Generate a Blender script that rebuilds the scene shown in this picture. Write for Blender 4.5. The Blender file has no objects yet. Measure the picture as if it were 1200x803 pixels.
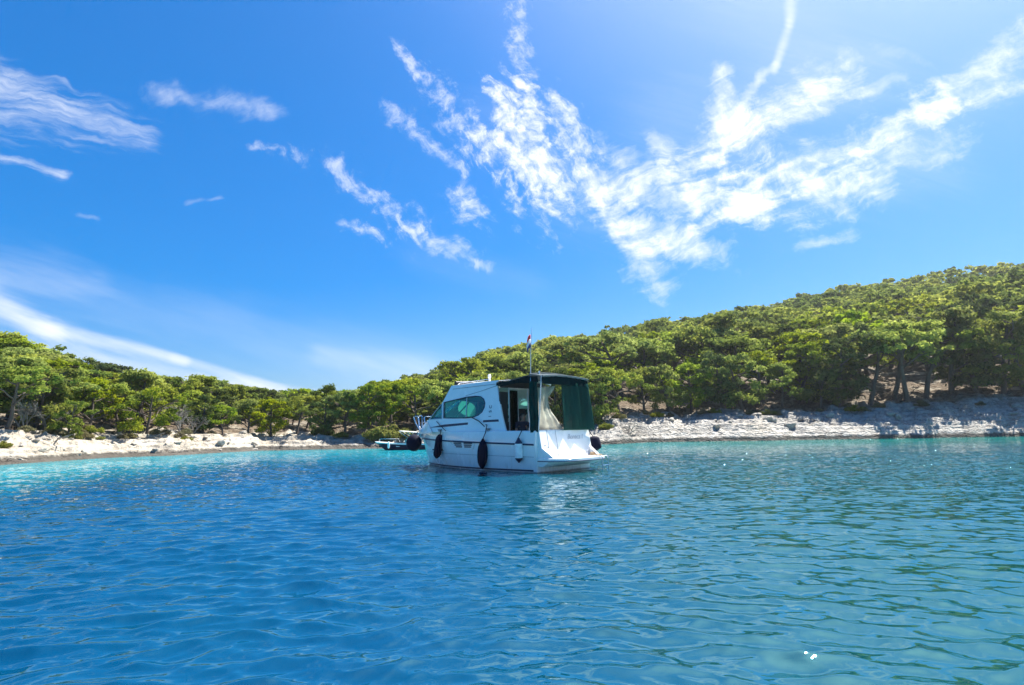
import bpy, bmesh, math, random
import numpy as np
from mathutils import Vector, Matrix

S = bpy.context.scene
COL = S.collection
PI = math.pi
rnd = random.Random(7)
RNG = np.random.default_rng(11)

# ------------------------------------------------------------------ camera
F, CH, YH, ROLL = 680.0, 1.3, 503.0, math.radians(1.0)      # focal length in pixels of the 1200 px photograph, eye height, horizon row, roll
PITCH = math.atan((YH - 401.5) / F)
fw = Vector((0, math.cos(PITCH), math.sin(PITCH)))
r0 = Vector((1, 0, 0)); u0 = r0.cross(fw)
cr = r0 * math.cos(ROLL) - u0 * math.sin(ROLL)
cu = u0 * math.cos(ROLL) + r0 * math.sin(ROLL)
cam_d = bpy.data.cameras.new('camera')
cam = bpy.data.objects.new('camera', cam_d); COL.objects.link(cam)
M = Matrix((cr, cu, -fw)).transposed().to_4x4(); M.translation = Vector((0, 0, CH))
cam.matrix_world = M
cam_d.sensor_width = 36; cam_d.lens = F / 1200 * 36
cam_d.clip_start = 0.05; cam_d.clip_end = 20000
S.camera = cam

SUN_AZ, SUN_EL = math.radians(50), math.radians(59)          # azimuth clockwise from +Y
EXPO = 1.45
SKY_STR = 0.085
S.view_settings.view_transform = 'Standard'; S.view_settings.look = 'None'
S.view_settings.gamma = 1; S.view_settings.exposure = EXPO
S.view_settings.use_curve_mapping = False

def ray(x, y):
    return fw + cr * ((x - 600) / F) + cu * ((401.5 - y) / F)
def skyq(x, y):                                              # sky direction as slopes east / up per unit north
    d = ray(x, y); return d.x / d.y, d.z / d.y

# ------------------------------------------------------------------ node helpers
class NT:
    def __init__(s, nt): s.nt = nt; s.n = nt.nodes; s.l = nt.links
    def new(s, t, **kw):
        n = s.n.new(t)
        for k, v in kw.items(): setattr(n, k, v)
        return n
    def put(s, sock, v):
        if hasattr(v, 'is_output') or isinstance(v, bpy.types.NodeSocket): s.l.new(v, sock)
        else: sock.default_value = v
    def m(s, op, a, b=0.0, c=0.0, clamp=False):
        n = s.new('ShaderNodeMath', operation=op, use_clamp=clamp)
        s.put(n.inputs[0], a); s.put(n.inputs[1], b); s.put(n.inputs[2], c)
        return n.outputs[0]
    def v(s, op, a, b=(0, 0, 0), out=0):
        n = s.new('ShaderNodeVectorMath', operation=op)
        s.put(n.inputs[0], a)
        if op == 'SCALE': s.put(n.inputs['Scale'], b)
        else: s.put(n.inputs[1], b)
        return n.outputs['Value'] if op in ('DOT_PRODUCT', 'LENGTH', 'DISTANCE') else n.outputs[0]
    def xyz(s, x, y, z=0.0):
        n = s.new('ShaderNodeCombineXYZ'); s.put(n.inputs[0], x); s.put(n.inputs[1], y); s.put(n.inputs[2], z); return n.outputs[0]
    def sep(s, a):
        n = s.new('ShaderNodeSeparateXYZ'); s.put(n.inputs[0], a); return n.outputs
    def noise(s, vec, scale, detail=4, rough=0.55, dist=0.0, col=False, dims='3D'):
        n = s.new('ShaderNodeTexNoise', noise_dimensions=dims)
        s.put(n.inputs['Vector'], vec); s.put(n.inputs['Scale'], scale); s.put(n.inputs['Detail'], detail)
        s.put(n.inputs['Roughness'], rough); s.put(n.inputs['Distortion'], dist)
        return n.outputs['Color'] if col else n.outputs[0]
    def voro(s, vec, scale, feature='F1', out='Distance'):
        n = s.new('ShaderNodeTexVoronoi', feature=feature)
        s.put(n.inputs['Vector'], vec); s.put(n.inputs['Scale'], scale); return n.outputs[out]
    def mr(s, v, a, b, c=0.0, d=1.0, smooth=True):
        n = s.new('ShaderNodeMapRange', interpolation_type='SMOOTHSTEP' if smooth else 'LINEAR')
        s.put(n.inputs[0], v); s.put(n.inputs[1], a); s.put(n.inputs[2], b); s.put(n.inputs[3], c); s.put(n.inputs[4], d)
        return n.outputs[0]
    def mix(s, f, a, b, mode='MIX'):
        n = s.new('ShaderNodeMix', data_type='RGBA', blend_type=mode)
        s.put(n.inputs[0], f)
        s.put(n.inputs[6], a if not isinstance(a, tuple) else (*a[:3], 1)); s.put(n.inputs[7], b if not isinstance(b, tuple) else (*b[:3], 1))
        return n.outputs[2]
    def bump(s, h, strength, dist, normal=None):
        n = s.new('ShaderNodeBump'); s.put(n.inputs['Height'], h)
        n.inputs['Strength'].default_value = strength; n.inputs['Distance'].default_value = dist
        if normal is not None: s.l.new(normal, n.inputs['Normal'])
        return n.outputs[0]

# ------------------------------------------------------------------ world: sky and clouds
W = bpy.data.worlds.new('World'); S.world = W; W.use_nodes = True
w = NT(W.node_tree); w.n.clear()
out = w.new('ShaderNodeOutputWorld'); bg = w.new('ShaderNodeBackground')
w.l.new(bg.outputs[0], out.inputs[0]); bg.inputs['Strength'].default_value = SKY_STR
sky = w.new('ShaderNodeTexSky', sky_type='NISHITA', sun_disc=False)
sky.sun_elevation = SUN_EL; sky.sun_rotation = SUN_AZ
sky.altitude = 0; sky.air_density = 1.0; sky.dust_density = 1.5; sky.ozone_density = 3.0
hs = w.new('ShaderNodeHueSaturation'); hs.inputs['Hue'].default_value = 0.503
hs.inputs['Saturation'].default_value = 1.55; hs.inputs['Value'].default_value = 1.0
gm = w.new('ShaderNodeGamma'); gm.inputs['Gamma'].default_value = 0.80
w.l.new(w.mix(1.0, sky.outputs[0], (.70, .88, 1.12), 'MULTIPLY'), gm.inputs['Color'])
w.l.new(gm.outputs[0], hs.inputs['Color'])

def stroke_group():
    g = bpy.data.node_groups.new('cloud_stroke', 'ShaderNodeTree')
    I = g.interface
    for nm, t in (('Q', 'NodeSocketVector'), ('A', 'NodeSocketVector'), ('B', 'NodeSocketVector'), ('WA', 'NodeSocketFloat'), ('WB', 'NodeSocketFloat'),
                  ('Strength', 'NodeSocketFloat'), ('Noise', 'NodeSocketFloat'), ('K', 'NodeSocketFloat'), ('Soft', 'NodeSocketFloat')):
        I.new_socket(nm, in_out='INPUT', socket_type=t)
    I.new_socket('D', in_out='OUTPUT', socket_type='NodeSocketFloat')
    n = NT(g)
    gi = n.new('NodeGroupInput').outputs; go = n.new('NodeGroupOutput')
    ab = n.v('SUBTRACT', gi['B'], gi['A']); L = n.v('LENGTH', ab)
    u = n.v('NORMALIZE', ab)
    d = n.v('SUBTRACT', gi['Q'], gi['A'])
    al = n.v('DOT_PRODUCT', d, u)
    us = n.sep(u); perp = n.xyz(n.m('MULTIPLY', us[1], -1.0), us[0], 0.0)
    ac = n.v('DOT_PRODUCT', d, perp)
    t = n.m('DIVIDE', al, L)
    tc = n.m('MINIMUM', n.m('MAXIMUM', t, 0.0), 1.0)
    wd = n.m('ADD', gi['WA'], n.m('MULTIPLY', tc, n.m('SUBTRACT', gi['WB'], gi['WA'])))
    over = n.m('SUBTRACT', al, n.m('MULTIPLY', tc, L))
    dist = n.m('SQRT', n.m('ADD', n.m('MULTIPLY', ac, ac), n.m('MULTIPLY', n.m('MULTIPLY', over, over), 0.45)))
    s_ = n.m('DIVIDE', dist, wd)
    mask = n.m('POWER', 2.718, n.m('MULTIPLY', n.m('MULTIPLY', s_, s_), -0.9))
    nz = gi['Noise']
    val = n.m('ADD', mask, n.m('MULTIPLY', n.m('SUBTRACT', nz, 0.5), gi['K']))
    val = n.m('SUBTRACT', val, 0.42)
    dd = n.m('MULTIPLY', n.mr(n.m('MULTIPLY', val, gi['Soft']), 0.0, 1.0), gi['Strength'])
    dd = n.m('MULTIPLY', dd, n.mr(mask, 0.02, 0.35))
    n.l.new(dd, go.inputs['D'])
    return g
SG = stroke_group()
dirv = w.new('ShaderNodeTexCoord').outputs['Generated']
ds = w.sep(dirv)
yy = w.m('MAXIMUM', ds[1], 0.02)
q = w.xyz(w.m('DIVIDE', ds[0], yy), w.m('DIVIDE', ds[2], yy), 0.0)
wq = w.v('SCALE', w.v('SUBTRACT', w.noise(q, 7.0, 3, 0.5, col=True), (0.5, 0.5, 0.5)), 0.075)
wq2 = w.v('SCALE', w.v('SUBTRACT', w.noise(q, 48.0, 3, 0.6, col=True), (0.5, 0.5, 0.5)), 0.011)
qw = w.v('MULTIPLY', w.v('ADD', w.v('ADD', q, wq), wq2), (1, 1, 0))
# kind: (noise, contrast of the noise, edge softness); each noise field is drawn out along its own wind direction
def streaks(vec, ang, fa, fc, detail=6, rough=.62):
    c, s_ = math.cos(math.radians(ang)), math.sin(math.radians(ang))
    return w.noise(w.xyz(w.v('DOT_PRODUCT', vec, (c * fa, s_ * fa, 0)), w.v('DOT_PRODUCT', vec, (-s_ * fc, c * fc, 0)), ang * .37), 1.0, detail, rough, 0.3)
def both(a, b, f): return w.m('ADD', w.m('MULTIPLY', a, f), w.m('MULTIPLY', b, 1 - f))
N_G = both(w.noise(qw, 40.0, 7, .70), streaks(qw, -55, 12, 44, 5, .65), .55)
N_C = both(w.noise(qw, 17.0, 8, .66), streaks(qw, 20, 8, 46, 6, .62), .6)
N_W = streaks(qw, -12, 8, 60); N_S = streaks(q, -18, 4, 24, 4)
KIND = {'g': (N_G, 3.6, 0.75), 'f': (N_G, 5.2, 0.7), 'c': (N_C, 3.5, 0.72), 'b': (N_C, 2.8, 0.85), 's': (N_S, 0.9, 0.95), 'w': (N_W, 2.2, 0.85), 'v': (N_S, 0.9, 0.8)}
STROKES = [
 ((582,110),(630,205),13,40,1.0,'g'), ((655,130),(688,190),20,22,1.0,'g'), ((560,160),(625,205),12,24,.95,'g'), ((612,95),(625,150),10,16,1.0,'g'), ((600,-20),(612,112),12,15,.62,'f'),
 ((470,55),(560,165),9,16,.62,'f'), ((575,100),(590,150),8,14,.8,'g'),
 ((465,132),(535,192),11,7,.5,'f'), ((538,222),(553,246),14,17,.85,'g'), ((300,170),(350,182),6,8,.5,'f'), ((395,190),(485,262),10,15,.55,'f'),
 ((400,258),(445,276),7,9,.6,'f'), ((478,262),(545,302),10,10,.42,'f'), ((553,312),(573,318),3,4,.5,'g'), ((185,108),(315,127),11,13,.40,'c'), ((640,215),(650,245),12,6,.6,'g'),
 ((712,232),(770,318),22,24,1.0,'c'), ((730,250),(832,298),26,18,.9,'c'), ((712,222),(880,232),28,40,1.0,'c'), ((850,238),(1015,212),38,26,1.0,'c'),
 ((880,235),(1105,128),30,20,1.0,'c'), ((960,205),(1108,172),16,20,.7,'c'), ((1085,138),(1215,42),20,32,.9,'c'), ((1130,128),(1210,100),10,14,.7,'c'),
 ((850,92),(848,150),16,26,.95,'b'), ((835,165),(885,145),24,22,.9,'b'), ((880,158),(968,98),24,30,1.0,'b'), ((945,115),(975,85),16,10,.8,'c'), ((760,215),(830,185),14,14,.8,'c'), ((862,135),(912,75),9,5,.55,'b'), ((908,82),(926,25),5,7,.5,'s'), ((925,30),(930,-60),7,14,.55,'s'), ((800,140),(1000,90),60,50,.16,'v'), ((720,230),(1080,190),60,50,.20,'v'), ((600,150),(670,200),50,50,.12,'v'), ((1080,150),(1210,60),40,45,.15,'v'), ((860,0),(960,60),60,60,.14,'v'),
 ((712,170),(768,200),14,17,.75,'c'), ((770,165),(775,190),13,13,.75,'c'), ((800,188),(842,184),17,16,.85,'c'), ((995,108),(1055,96),12,10,.36,'c'), ((940,292),(988,268),5,8,.6,'c'), ((1030,60),(1090,75),10,8,.18,'c'),
 ((-30,120),(165,150),38,20,.42,'w'), ((-30,178),(68,200),6,6,.5,'w'), ((-20,85),(90,130),26,14,.26,'w'),
 ((-50,340),(60,385),24,13,.95,'s'), ((55,383),(215,424),13,6,.9,'s'), ((205,421),(330,455),6,6,.5,'s'), ((-50,392),(300,455),14,12,.62,'s'), ((235,450),(370,466),13,10,.95,'s'),
 ((-50,315),(470,425),48,34,.20,'v'), ((-60,310),(110,330),36,20,.25,'v'), ((225,232),(255,233),4,3,.3,'c'), ((90,247),(116,250),3,3,.3,'c'), ((500,300),(620,330),30,20,.08,'v'), ((380,415),(520,440),14,24,.35,'v'),
]
dens = None
for i, (a, b, wa, wb, st, k) in enumerate(STROKES):
    g = w.new('ShaderNodeGroup'); g.node_tree = SG
    qa, qb = skyq(*a), skyq(*b)
    w.l.new(q if k in 'sv' else qw, g.inputs['Q'])
    g.inputs['A'].default_value = (*qa, 0); g.inputs['B'].default_value = (*qb, 0)
    k1 = 1.45 / F
    nz_, kk, so = KIND[k]; w.l.new(nz_, g.inputs['Noise'])
    for nm, v in (('WA', wa * k1), ('WB', wb * k1), ('Strength', st), ('K', kk), ('Soft', so)):
        g.inputs[nm].default_value = v
    dens = g.outputs[0] if dens is None else w.m('SUBTRACT', w.m('ADD', dens, g.outputs[0]), w.m('MULTIPLY', dens, g.outputs[0]))
sunv = (math.sin(SUN_AZ) * math.cos(SUN_EL), math.cos(SUN_AZ) * math.cos(SUN_EL), math.sin(SUN_EL))
glow = w.m('POWER', w.m('MAXIMUM', w.v('DOT_PRODUCT', dirv, sunv), 0.0), 10.0)        # bright hazy air round the sun
dens = w.m('MULTIPLY', dens, w.mr(ds[1], 0.03, 0.12))
dens = w.m('MULTIPLY', dens, w.mr(ds[2], 0.0, 0.02))
CLOUD = 5.2
hazed = w.mix(w.m('MULTIPLY', glow, .75), hs.outputs[0], (4.2, 4.6, 5.2))
skyc = w.mix(dens, hazed, (CLOUD, CLOUD * 1.02, CLOUD * 1.04))
w.l.new(skyc, bg.inputs['Color'])
W.cycles.sampling_method = 'MANUAL'; W.cycles.sample_map_resolution = 512

sun_d = bpy.data.lights.new('sun', 'SUN'); sun_d.energy = 5.0; sun_d.angle = math.radians(0.5); sun_d.color = (1, .95, .86)
sun = bpy.data.objects.new('sun', sun_d); COL.objects.link(sun)
sd = Vector((math.sin(SUN_AZ) * math.cos(SUN_EL), math.cos(SUN_AZ) * math.cos(SUN_EL), math.sin(SUN_EL)))
sun.rotation_euler = sd.to_track_quat('Z', 'Y').to_euler()
sun.location = (60, 60, 120)

# ------------------------------------------------------------------ materials
def mat(name, col, rough=.5, metal=0.0, vary=0.12, vscale=6.0, bump=0.0, bscale=40.0, coat=0.0, spec=.5):
    m = bpy.data.materials.new(name); m.use_nodes = True
    t = NT(m.node_tree); p = t.n['Principled BSDF']
    co = t.new('ShaderNodeTexCoord').outputs['Object']
    nz = t.noise(co, vscale, 5, .6)
    c = t.mix(t.mr(nz, .3, .7), tuple(x * (1 - vary) for x in col), tuple(min(1, x * (1 + vary)) for x in col))
    t.l.new(c, p.inputs['Base Color'])
    t.put(p.inputs['Roughness'], t.mr(nz, .3, .7, max(.02, rough - .06), rough + .06)); p.inputs['Metallic'].default_value = metal
    p.inputs['Coat Weight'].default_value = coat; p.inputs['Specular IOR Level'].default_value = spec
    if bump: t.l.new(t.bump(t.noise(co, bscale, 4), bump, .01), p.inputs['Normal'])
    return m
GEL = mat('white_gelcoat', (.86, .86, .85), .22, vary=.03, vscale=2.5, coat=.3)
def hull_mat():
    m = bpy.data.materials.new('hull_gelcoat'); m.use_nodes = True
    t = NT(m.node_tree); p = t.n['Principled BSDF']; co = t.new('ShaderNodeTexCoord').outputs['Object']; z = t.sep(co)[2]
    st = t.noise(t.v('MULTIPLY', co, (9, 9, 1.2)), 1.0, 5, .65); n = t.noise(co, 2.0, 5, .6)
    c = t.mix(t.mr(n, .3, .7), (.82, .83, .82), (.87, .87, .86))
    c = t.mix(t.m('MULTIPLY', t.m('MULTIPLY', t.mr(st, .48, .72), t.mr(z, .9, .15)), .40), c, (.48, .43, .33))
    c = t.mix(t.m('MULTIPLY', t.mr(t.m('ADD', z, t.m('MULTIPLY', n, .06)), .09, .03), .8), c, (.10, .11, .07))
    t.l.new(c, p.inputs['Base Color']); t.put(p.inputs['Roughness'], t.mr(n, .3, .7, .16, .3)); p.inputs['Coat Weight'].default_value = .3
    return m
HULLM = hull_mat()
NAVY = mat('navy_trim', (.012, .016, .05), .35)
NAVYHULL = mat('navy_gelcoat', (.008, .012, .035), .35)
FNAVY = mat('navy_fender_cloth', (.006, .006, .022), .8, bump=.3, bscale=60, spec=.15)
FWHITE = mat('white_fender_vinyl', (.9, .9, .9), .4)
GREEN = mat('green_canvas', (.012, .055, .048), .8, bump=.3, bscale=14, vary=.25)
PALECLOTH = mat('pale_canvas', (.5, .51, .48), .8, bump=.2, bscale=12)
SEATC = mat('dark_seat_vinyl', (.03, .04, .05), .6)
STEEL = mat('polished_steel', (.75, .76, .78), .18, metal=1.0, vary=.05)
ALU = mat('pale_aluminium', (.6, .6, .6), .35, metal=.6)
BLACK = mat('black_plastic', (.012, .012, .014), .5)
ROPE = mat('dark_rope', (.02, .022, .03), .9)
GREYLINE = mat('grey_trim', (.28, .31, .34), .5)
PALELINE = mat('pale_grey_lettering', (.42, .44, .48), .5)
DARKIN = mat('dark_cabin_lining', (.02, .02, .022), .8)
TEAK = mat('pale_deck_pad', (.42, .3, .18), .7)
SKIN = mat('skin', (.36, .19, .12), .55)
SHIRT = mat('dark_shirt', (.012, .014, .03), .85)
HAIR = mat('dark_hair', (.012, .009, .007), .7)
def cloth(name, col, trans, vscale=3):
    m = bpy.data.materials.new(name); m.use_nodes = True
    t = NT(m.node_tree); t.n.remove(t.n['Principled BSDF']); o = t.n['Material Output']
    c = t.mix(t.mr(t.noise(t.new('ShaderNodeTexCoord').outputs['Object'], vscale, 5), .3, .7), tuple(x * .8 for x in col), tuple(x * 1.2 for x in col))
    a = t.new('ShaderNodeBsdfDiffuse'); b = t.new('ShaderNodeBsdfTranslucent'); mx = t.new('ShaderNodeMixShader'); mx.inputs[0].default_value = trans
    t.l.new(c, a.inputs[0]); t.l.new(c, b.inputs[0]); t.l.new(a.outputs[0], mx.inputs[1]); t.l.new(b.outputs[0], mx.inputs[2]); t.l.new(mx.outputs[0], o.inputs[0]); return m
GREEN = cloth('green_canvas', (.010, .06, .052), .35)
MESH = cloth('sheer_green_mesh', (.02, .085, .072), .4)
_t = NT(MESH.node_tree); _o = _t.n['Material Output']; _src = _o.inputs[0].links[0].from_socket
_tr = _t.new('ShaderNodeBsdfTransparent'); _mx = _t.new('ShaderNodeMixShader'); _mx.inputs[0].default_value = .20
_t.l.new(_src, _mx.inputs[1]); _t.l.new(_tr.outputs[0], _mx.inputs[2]); _t.l.new(_mx.outputs[0], _o.inputs[0])
AWN = cloth('awning_canvas', (.15, .185, .20), .3)
SHADECANVAS = cloth('shaded_canvas', (.006, .022, .024), .15)  # valance canvas, darkened: shade round the awning put into its colour
BARK = mat('pine_bark', (.10, .075, .06), .9, vary=.4, vscale=3, bump=.6, bscale=12)
GREYBARK = mat('grey_dead_wood', (.26, .23, .20), .9, vary=.35, vscale=3, bump=.5, bscale=12)
RED = mat('red_flag_cloth', (.45, .03, .03), .8)
WHITECLOTH = mat('white_flag_cloth', (.7, .7, .7), .8)
BLUE = mat('blue_flag_cloth', (.02, .03, .16), .8)

def glass_mat():
    m = bpy.data.materials.new('tinted_glass'); m.use_nodes = True
    t = NT(m.node_tree); t.n.remove(t.n['Principled BSDF']); o = t.n['Material Output']
    tr = t.new('ShaderNodeBsdfTransparent'); tr.inputs[0].default_value = (.11, .34, .29, 1)
    gl = t.new('ShaderNodeBsdfGlossy'); gl.inputs[0].default_value = (.9, .95, .95, 1); gl.inputs['Roughness'].default_value = .03
    fr = t.new('ShaderNodeFresnel'); fr.inputs[0].default_value = 1.5
    mx = t.new('ShaderNodeMixShader'); t.put(mx.inputs[0], t.m('ADD', fr.outputs[0], .06)); t.l.new(tr.outputs[0], mx.inputs[1]); t.l.new(gl.outputs[0], mx.inputs[2])
    t.l.new(mx.outputs[0], o.inputs[0]); return m
GLASS = glass_mat()

def leaf_mat(name, c1, c2, trans=.35):
    m = bpy.data.materials.new(name); m.use_nodes = True
    t = NT(m.node_tree); t.n.remove(t.n['Principled BSDF']); o = t.n['Material Output']
    at = t.new('ShaderNodeAttribute', attribute_name='tint')
    oi = t.new('ShaderNodeObjectInfo').outputs['Random']
    c = t.mix(t.sep(at.outputs['Vector'])[0], c1, c2)
    hv = t.new('ShaderNodeHueSaturation'); t.l.new(c, hv.inputs['Color'])
    t.put(hv.inputs['Hue'], t.mr(oi, 0, 1, .485, .512, False)); t.put(hv.inputs['Value'], t.mr(t.m('FRACT', t.m('MULTIPLY', oi, 7.31)), 0, 1, .72, 1.22, False))
    t.put(hv.inputs['Saturation'], t.mr(t.m('FRACT', t.m('MULTIPLY', oi, 13.7)), 0, 1, .82, 1.08, False))
    df = t.new('ShaderNodeBsdfDiffuse'); t.l.new(hv.outputs[0], df.inputs[0])
    tl = t.new('ShaderNodeBsdfTranslucent'); t.l.new(hv.outputs[0], tl.inputs[0])
    mx = t.new('ShaderNodeMixShader'); mx.inputs[0].default_value = trans
    t.l.new(df.outputs[0], mx.inputs[1]); t.l.new(tl.outputs[0], mx.inputs[2]); t.l.new(mx.outputs[0], o.inputs[0])
    return m
LEAF = leaf_mat('pine_needles', (.115, .175, .024), (.335, .385, .038), .50)
LEAF_DARK = leaf_mat('dark_evergreen_leaves', (.045, .075, .018), (.13, .165, .03), .35)
BUSH = leaf_mat('bush_leaves', (.13, .15, .016), (.29, .30, .03))
DRY = leaf_mat('dry_twigs', (.12, .10, .08), (.24, .21, .17), .15)

def water_mat():
    m = bpy.data.materials.new('sea_water'); m.use_nodes = True
    t = NT(m.node_tree); p = t.n['Principled BSDF']
    pos = t.new('ShaderNodeNewGeometry').outputs['Position']
    px = t.sep(pos)
    at = t.new('ShaderNodeAttribute', attribute_name='shore').outputs['Fac']       # metres of water out from the waterline
    n1 = t.noise(pos, .07, 4, .5)
    # deep sea blue to the west, green-teal to the east, partly the hill's reflection put into the colour, pale sandy turquoise shallows by the shore
    east = t.mr(t.m('ADD', t.m('DIVIDE', px[0], t.m('ADD', t.m('ABSOLUTE', px[1]), 4.0)), t.m('MULTIPLY', t.m('SUBTRACT', n1, .5), .5)), -.25, .42)
    deep = t.mix(east, (.0002, .036, .082), (.0001, .046, .040))
    sh = t.mr(t.m('ADD', at, t.m('MULTIPLY', t.m('SUBTRACT', n1, .5), 10.0)), 26.0, 3.0)
    shal = t.mix(east, (.001, .30, .36), (.0003, .19, .165))
    c = t.mix(sh, deep, shal)
    n2 = t.noise(pos, .6, 4, .6)
    c = t.mix(t.mr(n2, .35, .7), c, t.mix(.3, c, (.0005, .05, .08)))
    t.l.new(c, p.inputs['Base Color'])
    p.inputs['Roughness'].default_value = .02; p.inputs['IOR'].default_value = 2.7; p.inputs['Specular Tint'].default_value = (.45, .98, 1, 1); p.inputs['Specular IOR Level'].default_value = .5
    dist = t.v('LENGTH', t.v('SUBTRACT', pos, (0, 0, CH)))
    st = t.v('MULTIPLY', pos, (1.0, 1.6, 1.0))
    fine = t.noise(st, 9.0, 2, .5, .3)
    fine2 = t.noise(st, 4.0, 1, .5, .3)
    h = t.m('ADD', t.m('MULTIPLY', fine, .0022), t.m('MULTIPLY', t.m('MULTIPLY', fine2, .10), t.mr(dist, 6.0, 26.0)))
    t.l.new(t.bump(h, 1.0, 1.0), p.inputs['Normal'])
    return m
WATER = water_mat()

def rock_ground_mat():
    m = bpy.data.materials.new('limestone_ground'); m.use_nodes = True
    t = NT(m.node_tree); p = t.n['Principled BSDF']
    g = t.new('ShaderNodeNewGeometry'); pos = g.outputs['Position']; z = t.sep(pos)[2]
    soil = t.new('ShaderNodeAttribute', attribute_name='soil').outputs['Fac']
    east = t.new('ShaderNodeAttribute', attribute_name='east').outputs['Fac']
    n1 = t.noise(pos, .35, 6, .65); n2 = t.noise(pos, 2.2, 6, .65)
    sq = t.v('MULTIPLY', pos, (1, 1, 3.2))
    wv = t.v('ADD', sq, t.v('SCALE', t.noise(pos, 1.1, 4, .6, col=True), 2.2)); crack = t.voro(wv, .7, 'DISTANCE_TO_EDGE'); crack2 = t.voro(t.v('ADD', wv, (3, 1, 2)), 2.6, 'DISTANCE_TO_EDGE')
    pale = t.mix(t.mr(n2, .3, .7), (.32, .275, .215), (.48, .435, .36))
    grey = t.mix(t.mr(n2, .3, .7), (.27, .255, .235), (.52, .50, .455))
    grey = t.mix(t.mr(n1, .52, .66), grey, (.62, .59, .53))
    rock = t.mix(east, pale, grey)
    n0 = t.noise(pos, .16, 5, .6)
    rock = t.mix(t.m('MULTIPLY', t.mr(n0, .52, .60), .75), rock, (.50, .46, .395)); rock = t.mix(t.m('MULTIPLY', t.mr(n0, .46, .36), .45), rock, (.15, .14, .125))
    strata = t.noise(t.v('MULTIPLY', t.v('ADD', pos, t.v('SCALE', t.noise(pos, .5, 3, .5, col=True), .5)), (.22, .22, 4.2)), 1.0, 5, .6)
    rock = t.mix(t.m('MULTIPLY', t.mr(strata, .50, .62), .30), rock, (.13, .12, .105))
    rock = t.mix(t.m('MULTIPLY', t.mr(strata, .44, .34), .30), rock, (.62, .58, .51))
    ck = t.m('MAXIMUM', t.mr(crack, .05, .0), t.m('MULTIPLY', t.mr(crack2, .05, .0), .7))
    rock = t.mix(t.m('MULTIPLY', t.m('MULTIPLY', ck, t.mr(n1, .42, .58)), t.m('ADD', .45, t.m('MULTIPLY', east, .3))), rock, (.09, .08, .065))
    rock = t.mix(t.m('MULTIPLY', t.mr(n1, .56, .72), .45), rock, (.22, .17, .11))
    so = t.mix(t.mr(n2, .35, .65), (.07, .05, .033), (.17, .13, .09))
    so = t.mix(t.m('MULTIPLY', t.mr(n1, .5, .6), .8), so, (.26, .23, .18))
    c = t.mix(t.mr(t.m('ADD', soil, t.m('MULTIPLY', t.m('SUBTRACT', n1, .5), 1.2)), .35, .65), rock, so)
    wet = t.mr(t.m('ADD', z, t.m('MULTIPLY', t.m('SUBTRACT', n2, .5), .45)), .42, .22)
    c = t.mix(t.m('MULTIPLY', wet, .85), c, (.035, .03, .025))
    t.l.new(c, p.inputs['Base Color']); p.inputs['Roughness'].default_value = .9; p.inputs['Specular IOR Level'].default_value = .2
    hh = t.m('ADD', t.m('MULTIPLY', n2, .22), t.m('MULTIPLY', t.m('MULTIPLY', t.m('MINIMUM', crack, .10), t.mr(n1, .42, .58)), .7))
    hh = t.m('ADD', hh, t.m('MULTIPLY', strata, .25))
    hh = t.m('ADD', hh, t.m('MULTIPLY', t.voro(wv, 2.6), t.m('ADD', .03, t.m('MULTIPLY', east, .16))))
    t.l.new(t.bump(hh, .9, 1.0), p.inputs['Normal'])
    return m
GROUND = rock_ground_mat()
def boulder_mat():
    m = bpy.data.materials.new('limestone_boulder'); m.use_nodes = True
    t = NT(m.node_tree); p = t.n['Principled BSDF']
    co = t.new('ShaderNodeTexCoord').outputs['Object']; n = t.noise(co, 3, 6, .65)
    t.l.new(t.mix(t.mr(n, .3, .7), (.26, .235, .20), (.46, .42, .36)), p.inputs['Base Color']); p.inputs['Roughness'].default_value = .9
    t.l.new(t.bump(n, .7, .15), p.inputs['Normal']); return m
BOULDER = boulder_mat()

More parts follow.
